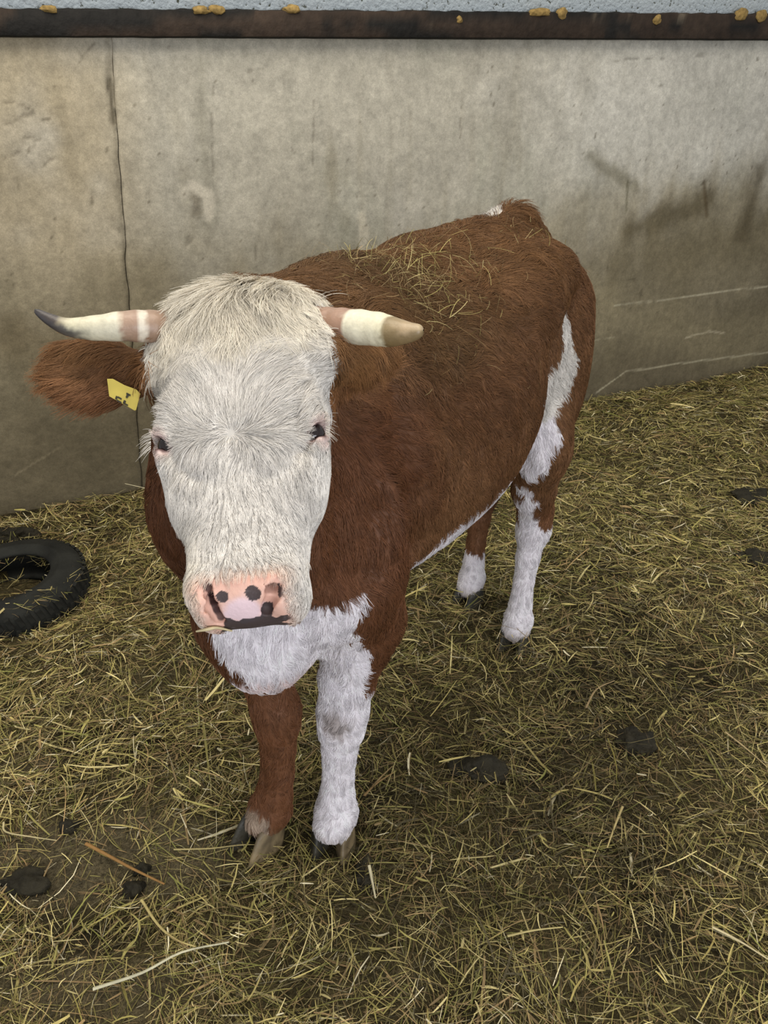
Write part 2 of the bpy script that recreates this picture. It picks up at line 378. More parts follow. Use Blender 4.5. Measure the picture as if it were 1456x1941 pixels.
class Field:
    def __init__(self): self.ops = []
    def add(self, fn, c, R, k=.03, sub=False): self.ops.append((fn, np.asarray(c, np.float32), R, k, sub))
    def cone(self, a, b, ra, rb, k=.03, sub=False):
        a = np.asarray(a, np.float32); b = np.asarray(b, np.float32); ab = b - a; L2 = float(ab @ ab); ra = np.float32(ra); rb = np.float32(rb)
        def fn(p):
            q = p - a; h = np.clip(q @ ab / L2, 0, 1); d = q - h[:, None] * ab
            return np.sqrt((d * d).sum(1)) - (ra + (rb - ra) * h)
        self.add(fn, (a + b) / 2, math.sqrt(L2) / 2 + max(ra, rb), k, sub)
    def chain(self, pts, k=.03):
        A = np.array([p for p, r in pts], np.float32); Rr = np.array([r for p, r in pts], np.float32)
        def fn(p):
            d = np.full(len(p), 9.0, np.float32)
            for i in range(len(A) - 1):
                ab = A[i + 1] - A[i]; q = p - A[i]; h = np.clip(q @ ab / float(ab @ ab), 0, 1); e = q - h[:, None] * ab
                hs = h * h * (3 - 2 * h)
                e = np.sqrt((e * e).sum(1)) - (Rr[i] + (Rr[i + 1] - Rr[i]) * hs)
                m = np.clip(.5 + .5 * (d - e) / .008, 0, 1); d = d * (1 - m) + e * m - .008 * m * (1 - m)
            return d
        c = (A.min(0) + A.max(0)) / 2; self.add(fn, c, float(np.linalg.norm(A - c, axis=1).max() + Rr.max()), k)
    def ell(self, c, r, ax=None, k=.04, sub=False):
        c = np.asarray(c, np.float32); r = np.asarray(r, np.float32); A = np.array([unit(v) for v in ax], np.float32)
        def fn(p):
            q = (p - c) @ A.T / r; k0 = np.sqrt((q * q).sum(1)); k1 = np.sqrt(((q / r) ** 2).sum(1))
            return k0 * (k0 - 1) / np.maximum(k1, 1e-6)
        self.add(fn, c, max(r), k, sub)
    def __call__(self, p):
        p = np.asarray(p, np.float32); d = np.full(len(p), 1.0, np.float32)
        for fn, c, R, k, sub in self.ops:
            m = np.nonzero(((p - c) ** 2).sum(1) < (R + .16) ** 2)[0]
            if not len(m): continue
            e = fn(p[m]); a = d[m]
            if sub:
                h = np.clip(.5 - .5 * (a + e) / k, 0, 1); d[m] = a * (1 - h) - e * h + k * h * (1 - h)
            else:
                h = np.clip(.5 + .5 * (a - e) / k, 0, 1); d[m] = a * (1 - h) + e * h - k * h * (1 - h)
        return d + np.float32(.004)
BA = [FW, LF, np.array([0, 0, 1.])]
NOSTRIL = [((.446, -.040, -.006), (.469, -.040, -.022), (.482, -.035, -.042)), ((.452, .054, -.003), (.468, .044, -.012), (.477, .030, -.037))]
EYES = [np.array(v) for v in ((.226, -.107, -.020), (.230, .112, -.034))]

def bull_field():
    f = Field()
    # trunk --------------------------------------------------------
    S = [-1.42, -1.34, -1.2, -1.0, -.8, -.6, -.4, -.2, 0, .14]
    TOP = [1.12, 1.20, 1.295, 1.355, 1.38, 1.365, 1.355, 1.355, 1.31, 1.18]
    BOT = [1.02, .98, .90, .83, .745, .70, .685, .69, .70, .75]
    WID = [.10, .14, .165, .19, .236, .275, .275, .255, .235, .17]
    def trunk(p):
        b = to_body(p); s = b[:, 0]
        t, o, w = cinterp(s, S, TOP), cinterp(s, S, BOT), cinterp(s, S, WID)
        c = (t + o) / 2 - .03; z = b[:, 2] - c; h = np.where(z > 0, t - c, c - o)
        k = ((np.abs(b[:, 1]) / w) ** 2.35 + (np.abs(z) / h) ** 2.2) ** (1 / 2.28)
        side = (k - 1) * np.minimum(w, h) * .92
        end = np.maximum(s - .14, -1.31 - s) + .10
        kk = .12; hh = np.clip(.5 - .5 * (end - side) / kk, 0, 1)
        return end * (1 - hh) + side * hh + kk * hh * (1 - hh)
    f.add(trunk, Bd(-.62, 0, 1.0), 1.1, .05)
    f.cone(Bd(-.22, 0, 1.305), Bd(-1.0, 0, 1.325), .042, .04, .09)                       # spine
    for l in (-1, 1):
        f.ell(Bd(-.93, l * .15, 1.265), (.10, .055, .05), BA, .10)                     # hook bone
        f.ell(Bd(-1.24, l * .09, 1.15), (.06, .045, .05), BA, .08)                      # pin bone
        f.ell(Bd(-.12, l * .155, 1.08), (.17, .095, .27), BA, .07)                    # shoulder blade
        f.ell(Bd(.02, l * .17, .93), (.12, .085, .15), BA, .08)                       # point of the shoulder
        f.ell(Bd(-1.12, l * .118, .97), (.18, .092, .28), BA, .07)                    # thigh
        f.ell(Bd(-.97, l * .165, .80), (.11, .075, .13), BA, .07)                     # stifle
        f.ell(Bd(-.74, l * .15, 1.24), (.14, .1, .1), BA, .08)
    # neck, crest, throat, brisket -----------------------------------
    f.cone(Hd(.13, 0, -.13), Bd(-.06, 0, 1.10), .115, .225, .09)
    f.cone(Hd(.05, 0, -.095), Bd(-.26, 0, 1.24), .09, .115, .08)
    f.cone(Hd(.22, 0, -.2), Bd(.09, .03, .80), .055, .10, .09)
    f.ell(Bd(.08, .03, .77), (.12, .12, .16), BA, .07)
    f.cone(Bd(.10, .05, .69), Bd(-.15, .02, .68), .06, .07, .06)
    # loose skin folds on the near side of the neck
    for s0, s1, l0, z0, z1, r in ((.085, .05, .2, 1.1, .78, .022), (.02, .0, .235, 1.16, .80, .02), (-.06, -.05, .25, 1.1, .86, .018)):
        f.cone(Bd(s0, l0, z0), Bd(s1, l0 - .02, z1), r, r * 1.2, .05)
    # legs --------------------------------------------------------------
    f.chain([(Bd(-.03, .165, .84), .10), (Bd(-.10, .145, .70), .092), (Bd(-.09, .11, .53), .066), (Bd(-.085, .098, .43), .055)], .05)
    f.chain([(Bd(-.085, .098, .43), .055), (Bd(-.08, .095, .38), .056), (Bd(-.078, .09, .32), .045), (Bd(-.075, .085, .22), .040), (Bd(-.072, .08, .15), .045), (Bd(-.068, .08, .105), .055), (Bd(-.052, .08, .075), .052)], .03)
    f.chain([(Bd(-.0, -.165, .84), .10), (Bd(-.03, -.14, .70), .088), (Bd(-.015, -.07, .52), .062), (Bd(-.008, -.038, .42), .053)], .05)
    f.chain([(Bd(-.008, -.038, .42), .053), (Bd(-.006, -.035, .38), .053), (Bd(-.005, -.037, .31), .044), (Bd(.0, -.043, .22), .042), (Bd(.008, -.053, .15), .047), (Bd(.015, -.062, .105), .055), (Bd(.026, -.07, .078), .052)], .03)
    for l, ds in ((1, 0.0), (-1, -.145)):
        y = .112 if l > 0 else -.142
        f.chain([(Bd(-1.02 + ds * .6, y * 1.2, .74), .09), (Bd(-1.06 + ds, y * 1.05, .60), .07), (Bd(-1.10 + ds, y, .49), .055), (Bd(-1.105 + ds, y, .43), .052)], .05)
        f.cone(Bd(-1.13 + ds, y, .50), Bd(-1.155 + ds, y, .46), .030, .034, .05)               # point of the hock
        f.cone(Bd(-1.13 + ds, y * 1.02, .70), Bd(-1.15 + ds, y, .50), .035, .024, .05)      # tendon
        f.chain([(Bd(-1.105 + ds, y, .43), .052), (Bd(-1.085 + ds, y, .34), .041), (Bd(-1.07 + ds, y, .25), .036), (Bd(-1.06 + ds, y, .16), .040), (Bd(-1.055 + ds, y, .105), .05), (Bd(-1.04 + ds, y, .07), .05)], .03)
    # tail -----------------------------------------------------------------
    f.chain([(Bd(-.96, 0, 1.345), .045), (Bd(-1.01, .0, 1.37), .042), (Bd(-1.12, .0, 1.32), .042), (Bd(-1.24, .0, 1.22), .036), (Bd(-1.31, .0, 1.08), .030), (Bd(-1.32, .0, .8), .024), (Bd(-1.30, .0, .55), .026), (Bd(-1.30, .0, .42), .02)], .05)
    # head -----------------------------------------------------------------
    T = [-.06, -.02, .02, .06, .10, .15, .20, .25, .29, .33, .37, .42, .46, .50, .54]
    W = [.084, .110, .124, .127, .125, .121, .120, .115, .103, .096, .090, .085, .083, .081, .074]
    NT = [-.05, -.022, -.004, .004, .006, .006, .004, .0, -.004, -.006, -.006, -.003, -.001, -.006, -.03]
    NB = [-.16, -.18, -.19, -.20, -.21, -.22, -.225, -.225, -.215, -.195, -.17, -.142, -.128, -.122, -.12]
    def head(p):
        h = to_head(p); t = h[:, 0]
        w, nt_, nb = cinterp(t, T, W), cinterp(t, T, NT), cinterp(t, T, NB)
        c = nt_ * .62 + nb * .38; n = h[:, 2] - c; hh = np.where(n > 0, nt_ - c, c - nb)
        w = w * (1 - .30 * sstep(0, -.14, n) * sstep(.52, .4, t))
        ex = np.interp(t, [0, .1, .25, .4, .5], [2.6, 3.0, 2.7, 2.5, 3.0])
        k = ((np.abs(h[:, 1]) / w) ** ex + (np.abs(n) / hh) ** ex) ** (1 / ex)
        side = (k - 1) * np.minimum(w, hh) * .92
        # muzzle front leans back towards the chin, poll rounds over
        end = np.maximum((t - .488) + .05 * (-h[:, 2] - .03), -.020 - t) + .03
        kk = .045; q = np.clip(.5 - .5 * (end - side) / kk, 0, 1)
        return end * (1 - q) + side * q + kk * q * (1 - q)
    f.add(head, Hd(.23, 0, -.1), .38, .035)
    HA = [HX, HW, HN]
    f.ell(Hd(.006, 0, -.045), (.035, .10, .045), HA, .05)                            # poll crown
    for e in (-1, 1):
        f.cone(Hd(.045, e * .09, -.05), Hd(.045, e * .112, -.055), .030, .026, .03)         # horn root
        f.cone(Hd(.188, e * .090, -.022), Hd(.214, e * .105, -.024), .024, .018, .03)     # brow
        f.ell(Hd(.230, e * .104 if e > 0 else -.100, -.04 if e > 0 else -.030), (.034, .020, .03), HA, .025)                   # eye mound
        f.ell(Hd(.285, e * .080, -.07), (.05, .028, .05), HA, .05)                        # cheek bone
        f.ell(Hd(.456, e * .052, -.04), (.034, .022, .034), HA, .03)                    # nostril wing
        f.ell(Hd(.458, e * .048, -.080), (.036, .032, .034), HA, .03)
    for e in (-1, 1): f.ell(Hd(.450, e * .046, -.040), (.032, .020, .034), HA, .02)
    f.ell(Hd(.440, 0, -.052), (.05, .062, .05), HA, .02)                                  # nose pad
    f.ell(Hd(.458, 0, -.068), (.036, .058, .034), HA, .02)
    f.ell(Hd(.435, 0, -.122), (.042, .052, .028), HA, .03)                               # chin
    f.cone(Hd(.488, -.06, -.104), Hd(.488, .06, -.104), .005, .005, .012, True)           # mouth slit
    for e in (-1, 1):
        n0, n1_, n2_ = NOSTRIL[0 if e < 0 else 1]
        f.cone(Hd(*n0), Hd(*n1_), .002, .005, .003, True)                                 # nostril slit, then the passage
        f.cone(Hd(*n1_), Hd(*n2_), .0058, .0045, .003, True)
        f.cone(Hd(*n1_), Hd(n1_[0] - .04, n1_[1] * .85, n1_[2] - .015), .0055, .0055, .003, True)
        ev = EYES[0] if e < 0 else EYES[1]
        a1 = unit(-.45 * HX + e * .6 * HW - .66 * HN); a3 = unit(e * .75 * HW + .62 * HN); a3 = unit(a3 - a1 * (a3 @ a1))
        f.ell(Hd(ev[0], ev[1] + e * .006, ev[2] + .008), (.018, .0055 if e > 0 else .0042, .018), [a1, np.cross(a3, a1), a3], .006, True)  # eye opening
        f.cone(Hd(ev[0] + .016, ev[1] - e * .008, ev[2] + .012), Hd(ev[0] + .055, ev[1] - e * .035, ev[2] + .03), .002, .0012, .008, True)  # tear furrow
    # ears ----------------------------------------------------------------
    for side in (0, 1):
        base, tip, up = EAR[side]
        e1 = unit(tip - base); e2 = unit(up - e1 * (up @ e1)); e3 = np.cross(e1, e2)
        if e3 @ (np.array([0, 0, CAM_H]) - base) < 0: e3 = -e3
        L = np.linalg.norm(tip - base); mid = (base + tip) / 2
        f.cone(base - e1 * .02, base + e1 * .03, .032, .028, .04)
        f.ell(mid + e1 * .01, (L * .52, .056 if side == 0 else .045, .02), [e1, e2, e3], .025)
        if side == 0: f.ell(mid + e3 * .017, (L * .42, .042, .015), [e1, e2, e3], .012, True)
    # creases pressed into the skin: neck folds, shoulder edge, brow lines
    for pts, r in (([(-.02, .226, 1.232), (-.012, .254, 1.138), (.011, .265, 1.021), (.036, .262, .915)], .022),
                   ([(-.084, .238, 1.235), (-.077, .269, 1.118), (-.116, .268, .986), (-.166, .246, .862)], .026),
                   ([(.032, .222, 1.21), (.055, .244, 1.064), (.086, .244, .934)], .022),
                   ([(-.80, .222, 1.12), (-.815, .225, .97), (-.82, .20, .84), (-.86, .15, .77)], .022)):
        for a, b in zip(pts[:-1], pts[1:]): f.cone(Bd(*a), Bd(*b), r, r, .045, True)
    for pts, r in (([(.135, .119, -.026), (.178, .096, .001), (.222, .079, -.007), (.262, .079, -.008)], .0035),
                   ([(.243, -.085, -.004), (.267, -.070, -.006), (.281, -.053, -.006)], .004), ([(.196, -.076, .001), (.245, -.057, -.005)], .003)):
        for a, b in zip(pts[:-1], pts[1:]): f.cone(Hd(*a), Hd(*b), r, r, .012, True)
    for e in (-1, 1): f.ell(Hd(.195, e * .045, -.012), (.07, .03, .02), HA, .04)                # forehead swellings
    return f
EAR = [(at(285, 712, 1.20), at(100, 700, 1.19), np.array([.1, .3, 1.0])),
       (at(628, 672, 1.16), at(735, 690, 1.26), np.array([0, .2, 1.0]))]

def surface_nets(field, lo, hi, h):
    lo = np.asarray(lo, float); n = np.ceil((np.asarray(hi) - lo) / h).astype(int) + 1
    st = 6; nc = n // st + 2
    g = np.stack(np.meshgrid(*[np.arange(k) * st * h for k in nc], indexing='ij'), -1).reshape(-1, 3) + lo
    dc = field(g).reshape(nc)
    full = nc * st
    D = np.repeat(np.repeat(np.repeat(dc, st, 0), st, 1), st, 2).astype(np.float32)
    # coarse value sits at the low corner of its block: refine every block near the surface
    near = np.zeros(nc, bool); rad = st * h * .87 + .008
    for dx in (0, 1):
        for dy in (0, 1):
            for dz in (0, 1):
                s = np.full(nc, 9.0); s[:nc[0] - dx, :nc[1] - dy, :nc[2] - dz] = dc[dx:, dy:, dz:]
                near |= np.abs(s) < rad
    bi = np.argwhere(near); loc = np.stack(np.meshgrid(*[np.arange(st)] * 3, indexing='ij'), -1).reshape(-1, 3)
    for chunk in np.array_split(bi, max(1, len(bi) // 700)):
        ii = (chunk[:, None, :] * st + loc[None]).reshape(-1, 3)
        D[ii[:, 0], ii[:, 1], ii[:, 2]] = field(ii * h + lo)
    n = full; sgn = D < 0
    cells = [n[0] - 1, n[1] - 1, n[2] - 1]
    cnt = np.zeros(cells, np.uint8)
    for dx in (0, 1):
        for dy in (0, 1):
            for dz in (0, 1):
                cnt += sgn[dx:cells[0] + dx, dy:cells[1] + dy, dz:cells[2] + dz]
    act = np.argwhere((cnt > 0) & (cnt < 8)); vid = np.full(cells, -1, np.int32); vid[act[:, 0], act[:, 1], act[:, 2]] = np.arange(len(act))
    acc = np.zeros((len(act), 3)); num = np.zeros(len(act))
    cor = [(x, y, z) for x in (0, 1) for y in (0, 1) for z in (0, 1)]
    val = {c: D[act[:, 0] + c[0], act[:, 1] + c[1], act[:, 2] + c[2]] for c in cor}
    for a in cor:
        for ax in range(3):
            if a[ax]: continue
            b = list(a); b[ax] = 1; b = tuple(b); va, vb = val[a], val[b]; m = (va < 0) != (vb < 0)
            t = np.where(m, va / np.where(np.abs(va - vb) < 1e-9, 1, va - vb), 0)
            pos = np.tile(np.array(a, float), (len(act), 1)); pos[:, ax] = t
            acc[m] += pos[m]; num += m
    V = (act + acc / num[:, None]) * h + lo
    F = []
    for ax in range(3):
        o = [k for k in range(3) if k != ax]
        sl = [slice(1, cells[0]), slice(1, cells[1]), slice(1, cells[2])]; sl2 = list(sl)
        sl[ax] = slice(0, cells[ax]); sl2[ax] = slice(1, cells[ax] + 1)
        a, b = sgn[tuple(sl)], sgn[tuple(sl2)]
        e = np.argwhere(a != b); inside = a[e[:, 0], e[:, 1], e[:, 2]]
        off = np.array([0 if k == ax else 1 for k in range(3)]); e = e + off
        def vi(d0, d1):
            q = e.copy(); q[:, o[0]] -= d0; q[:, o[1]] -= d1; return vid[q[:, 0], q[:, 1], q[:, 2]]
        q = np.stack([vi(1, 1), vi(0, 1), vi(0, 0), vi(1, 0)], 1)
        flip = ~inside if ax != 1 else inside
        q[flip] = q[flip][:, ::-1]; F.append(q)
    return V, np.concatenate(F)

# coat ---------------------------------------------------------------------
BROWN = srgb(121, 86, 57); BROWN_D = srgb(100, 68, 43); WHITE = srgb(216, 211, 204); CREAM = srgb(226, 217, 197); PINK = srgb(222, 172, 152); INK = srgb(50, 46, 50)
def in_poly(x, y, poly):
    r = np.zeros(len(x), bool); j = len(poly) - 1
    for i in range(len(poly)):
        (xi, yi), (xj, yj) = poly[i], poly[j]
        r ^= ((yi > y) != (yj > y)) & (x < (xj - xi) * (y - yi) / (yj - yi + 1e-12) + xi); j = i
    return r
def ear_zone(p):
    z = np.zeros(len(p), int)
    for k, (base, tip, up) in enumerate(EAR):
        e1 = unit(tip - base); L = np.linalg.norm(tip - base); q = p - base; a = q @ e1; r = np.linalg.norm(q - a[:, None] * e1, axis=1)
        z[(a > .0) & (a < L * 1.3) & (r < .075)] = k + 1
    return z
def coat(p):
    """colour of the hide, how much hair grows (0..1) and where the head is"""
    b = to_body(p); h = to_head(p); s, l, z = b.T; t, w, n = h.T
    n1 = fbm(p, .06, 51); n2 = fbm(p, .02, 52); n3 = fbm(p, .3, 53)
    k = sstep(-.4, .6, n3 + .4 * n1)[:, None]; c = BROWN * (1 - k) + BROWN_D * k
    k = sstep(1.2, 1.36, z + .06 * n1)[:, None] * .4; c = c * (1 - k) + srgb(104, 74, 36) * k          # sun-bleached, dusty back
    k = sstep(-.28, -.08, s + .05 * n1)[:, None] * sstep(1.32, 1.15, z)[:, None] * .8; c = c * (1 - k) + srgb(95, 58, 36) * k      # darker, redder neck and shoulder, its shading painted into the coat
    k = sstep(-.05, .35, fbm(p, .09, 57) + .25) * np.exp(-((s + .3) / .22) ** 2) * sstep(1.12, 1.25, z + .05 * n1); k = k[:, None] * .6; c = c * (1 - k) + srgb(78, 60, 33) * k   # grubby withers
    leg = sstep(.62, .5, z)[:, None] * .5; c = c * (1 - leg) + srgb(126, 84, 56) * leg
    def mix(col, m):
        nonlocal c
        m = np.clip(m, 0, 1)[:, None]; c = c * (1 - m) + np.asarray(col) * m
    j1, j2 = .016 * n1 + .012 * n2, .016 * fbm(p, .06, 61) + .012 * fbm(p, .02, 62)
    S, L, Z = s + j1, l + j2 * .6, z + j2
    hair = np.ones(len(p)); ear = ear_zone(p) > 0
    inhead = (t > -.075 + .3 * np.maximum(0, -.07 - n)) & (t < .56) & (np.abs(w) < .138 - .4 * np.maximum(0, -.085 - n)) & (n > -.26) & (n < .06) & ~ear
    bodyz = ~inhead & ~ear
    # chest and near foreleg
    lim = np.interp(Z, [.45, .49, .52, .61, .69, .76, .80, .84, .885, .9], [-.3, -.28, -.062, -.052, -.03, .03, .045, .045, .03, .2])
    near = (S > lim) & (Z < .875) & (S < .4)
    chest = near & (L > np.interp(Z, [.6, .66, .72, .8, .9], [.10, .08, .05, .03, .03])) & (Z > .655)
    foreleg = (S > lim) & (S > -.3) & (S < .2) & (L > .025) & (Z <= .68)
    wmask = (chest | foreleg) & bodyz
    # belly, thigh, hind legs
    wmask |= bodyz & (Z < np.interp(s, [-.9, -.5, -.3, -.2], [.85, .845, .835, .80])) & (np.abs(L) < .30) & (S < -.2) & (S > -.9)
    th = [(-.93, 1.19), (-.99, 1.15), (-1.0, 1.1), (-1.06, 1.03), (-1.04, .955), (-.95, .93), (-.92, .89), (-.945, .835), (-.89, .80), (-.78, .76), (-.76, 1.0), (-.85, 1.06), (-.90, 1.06), (-.955, 1.10), (-.92, 1.15)]
    wmask |= bodyz & (l > .08) & in_poly(S, Z, th)
    hb = np.interp(Z, [.42, .445, .46, .5, .56, .64, .66], [-2, -2, -1.06, -1.052, -1.02, -.975, -.9])
    wmask |= bodyz & (l > 0) & (s < -.8) & (Z < .655) & (S > hb)
    wmask |= bodyz & (l < 0) & (s < -.9) & (Z < .215)
    wmask |= bodyz & (np.hypot((s + .93) / .05, (l + .03) / .03) < 1) & (z > 1.3)
    mix(srgb(186, 170, 152), bodyz * sstep(.03, .012, np.hypot(s - .06, (z - .10) * .8) + .01 * n2) * (l < -.03) * .7)                  # pale spot on the brown foot
    mix(WHITE, wmask * 1.0)
    mix(srgb(238, 233, 241), (wmask & (z < .9)) * .7)                                            # cooler, brighter white low on the body
    mix(srgb(120, 100, 84), sstep(.045, .015, np.hypot(s + .036, np.hypot(l - .115, (z - .435) * .8)) + .02 * n2) * .6)   # grubby knee
    mix(srgb(150, 128, 100), sstep(.10, .05, z + .01 * n2) * bodyz * .4)                          # soiled pasterns
    mix(PINK * .8, bodyz * sstep(.03, .0, np.abs(z - .665)) * sstep(.02, .06, s) * (l > .05) * .4)
    # face
    hw_ = inhead * sstep(-.165, -.150, n + .5 * j1)
    mix(WHITE, hw_)
    mix(CREAM, hw_ * sstep(.16, .04, t + .5 * n1 * .1) * .7)
    mix(CREAM, hw_ * sstep(-.03, -.09, w) * .5 * sstep(.3, .4, t))  # warm reflected light on the right cheek, painted in as cream
    n5 = fbm(p, .010, 78)
    pad = inhead * sstep(.436, .446, t + .004 * n5) * sstep(.060, .050, np.abs(w - .003) + .004 * n5 + .25 * np.maximum(0, -n - .05)) * sstep(-.106, -.098, n)
    rim = inhead * sstep(.415, .44, t) * sstep(.08, .052, np.abs(w)) * sstep(-.12, -.1, n)
    mix(srgb(230, 194, 172), rim * .6)
    mix(srgb(226, 178, 160), pad * .85); mix(srgb(232, 208, 216), pad * sstep(.034, .02, np.hypot(w, (n + .030) * 1.5) + .006 * n5) * .85)
    d3 = lambda q: np.linalg.norm(h - np.array(q), axis=1)
    ink = (d3((.461, -.021, -.012)) + .003 * n5 < .0085) | (d3((.461, .019, -.011)) + .003 * n5 < .0105)
    ink |= (n + .010 * n5 < -.037) & (n > -.1) & (np.abs(w - .004) + .008 * n5 < np.interp(-n, [.04, .06, .075, .1], [.034, .036, .05, .05]))
    ink |= (np.hypot(w - .050, n + .052) + .008 * n5 < .012) | (d3((.462, .051, -.014)) + .004 * n5 < .010)
    
    mix(INK, pad * ink * .95); mix(srgb(120, 112, 116), pad * ink * sstep(.3, .6, fbm(p, .008, 79)) * .4)
    hair = hair * (1 - np.clip(pad * 1.3, 0, 1)) * (1 - .0 * rim)
    for e, ev in zip((-1, 1), EYES):
        d = np.linalg.norm(h - (ev + [.002, 0, .004]), axis=1)
        mix(srgb(214, 176, 168), sstep(.030, .015, d) * .6); mix(srgb(104, 76, 76), sstep(.018, .012, d) * .9)
        hair = hair * sstep(.016, .024, d)
    # dark insides of the nostrils
    for n0, n1_, n2_ in NOSTRIL:
        for q0, q1, rr in ((n0, n1_, .0058), (n1_, n2_, .0075), (n1_, (n1_[0] - .04, n1_[1] * .85, n1_[2] - .015), .0085)):
            a_ = np.array(q0); b_ = np.array(q1) - a_; k = np.clip((h - a_) @ b_ / (b_ @ b_), 0, 1); d = np.linalg.norm(h - a_ - k[:, None] * b_, axis=1)
            mix(srgb(52, 34, 34), sstep(rr * 1.05, rr * .85, d) * .92)
    for line, rr in (([(.444, -.040, -.010), (.450, -.044, -.036), (.461, -.040, -.035), (.470, -.037, -.040), (.477, -.035, -.049)], .0062), ([(.454, .053, -.003), (.463, .047, -.006), (.471, .040, -.014), (.475, .029, -.037)], .0048)):
        for q0, q1 in zip(line[:-1], line[1:]):
            a_ = np.array(q0); b_ = np.array(q1) - a_; k = np.clip((h - a_) @ b_ / (b_ @ b_), 0, 1); d = np.linalg.norm(h - a_ - k[:, None] * b_, axis=1)
            mix(srgb(60, 40, 40), sstep(rr * 1.1, rr * .8, d + .0012 * n5) * .9)
    mix(srgb(70, 44, 24), (ear_zone(p) == 1) * sstep(.07, .03, np.linalg.norm(p - (EAR[0][0] + (EAR[0][1] - EAR[0][0]) * .28), axis=1)) * .6)
    return c, hair, np.where(inhead & (n > -.2), 1, np.where(ear, 2, 0))
field = bull_field()
BV, BF = surface_nets(field, (-.72, .62, -.02), (.86, 2.72, 1.56), .0075)
def vert_normals(V, F):
    n = np.cross(V[F[:, 2]] - V[F[:, 0]], V[F[:, 3]] - V[F[:, 1]]); r = np.zeros_like(V)
    for k in range(4):
        for a in range(3): r[:, a] += np.bincount(F[:, k], n[:, a], len(V))
    return unit(r)
def refine(V, F, sel, lev, f):
    """split the chosen quads into lev x lev and lay the new points on the exact surface"""
    q = F[sel]; g = np.linspace(0, 1, lev + 1); a, b = np.meshgrid(g, g, indexing='ij'); a = a.ravel()[None, :, None]; b = b.ravel()[None, :, None]
    c = V[q]; P = c[:, 0:1] * (1 - a) * (1 - b) + c[:, 1:2] * a * (1 - b) + c[:, 2:3] * a * b + c[:, 3:4] * (1 - a) * b
    key = np.round(np.concatenate([V, P.reshape(-1, 3)]) / 2e-5).astype(np.int64)
    _, first, inv = np.unique(key, axis=0, return_index=True, return_inverse=True); inv = inv.reshape(-1)
    allp = np.concatenate([V, P.reshape(-1, 3)])[first]; ids = inv[len(V):].reshape(len(q), lev + 1, lev + 1)
    nf = np.stack([ids[:, :-1, :-1], ids[:, 1:, :-1], ids[:, 1:, 1:], ids[:, :-1, 1:]], -1).reshape(-1, 4)
    keep = inv[:len(V)][F[~sel]]
    fixed = np.zeros(len(allp), bool); fixed[keep.ravel()] = True
    e = np.concatenate([np.stack([q[:, k], q[:, (k + 1) % 4]], 1) for k in range(4)]); e.sort(1)
    u_, n_ = np.unique(e, axis=0, return_counts=True); rim = u_[n_ == 1]
    rp = (V[rim[:, 0]][:, None] * (1 - g)[None, :, None] + V[rim[:, 1]][:, None] * g[None, :, None]).reshape(-1, 3)
    rk = np.round(rp / 2e-5).astype(np.int64); lut = {tuple(k): i for i, k in enumerate(key[first])}
    for k in rk:
        i = lut.get(tuple(k));
        if i is not None: fixed[i] = True
    mv = np.zeros(len(allp), bool); mv[nf.ravel()] = True; mv &= ~fixed; m = np.nonzero(mv)[0]
    for _ in range(3):
        p = allp[m]; d = f(p); gr = np.stack([f(p + np.eye(3)[k] * .0015) - f(p - np.eye(3)[k] * .0015) for k in range(3)], 1)
        allp[m] = p - unit(gr) * np.clip(d, -.004, .004)[:, None] * .9
    return allp, np.concatenate([keep, nf])
_h = to_head(BV); _z = (_h[:, 0] > .40) & (_h[:, 2] > -.16) & (np.abs(_h[:, 1]) < .12)
for _e in EYES: _z |= np.linalg.norm(_h - _e, axis=1) < .045
BV, BF = refine(BV, BF, _z[BF].all(1), 4, field)
BN = vert_normals(BV, BF)
if ((BN * (BV - BV.mean(0))).sum(1)).mean() < 0: BF = BF[:, ::-1].copy(); BN = -BN
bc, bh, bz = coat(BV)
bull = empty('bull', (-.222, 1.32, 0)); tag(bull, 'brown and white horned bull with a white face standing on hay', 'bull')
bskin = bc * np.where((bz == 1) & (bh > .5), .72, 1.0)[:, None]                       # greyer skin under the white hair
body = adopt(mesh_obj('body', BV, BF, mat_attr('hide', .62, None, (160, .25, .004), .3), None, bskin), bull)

# hair ---------------------------------------------------------------------
hair_mat, _nt, _b = nodes_of('hair')
_a = N(_nt, 'ShaderNodeAttribute', attribute_name='col'); _nt.links.new(_a.outputs['Color'], _b.inputs['Base Color'])
_b.inputs['Roughness'].default_value = .55; _b.inputs['Specular IOR Level'].default_value = .25
def hair_obj(name, P, rad, col, parent):
    """P (n, k, 3) strand points, rad (n,) root radius, col (n, 3)"""
    n, k = P.shape[:2]
    hc = bpy.data.hair_curves.new(name); hc.add_curves([k] * n)
    hc.position_data.foreach_set('vector', np.ascontiguousarray(P, np.float32).ravel())
    r = hc.attributes.get('radius') or hc.attributes.new('radius', 'FLOAT', 'POINT')
    r.data.foreach_set('value', np.ascontiguousarray(rad[:, None] * np.linspace(1, .25, k)[None], np.float32).ravel())
    c = hc.attributes.new('col', 'FLOAT_COLOR', 'CURVE'); cc = np.ones((n, 4), np.float32); cc[:, :3] = col; c.data.foreach_set('color', cc.ravel())
    hc.materials.append(hair_mat)
    o = bpy.data.objects.new(name, hc); C.objects.link(o); return adopt(o, parent)
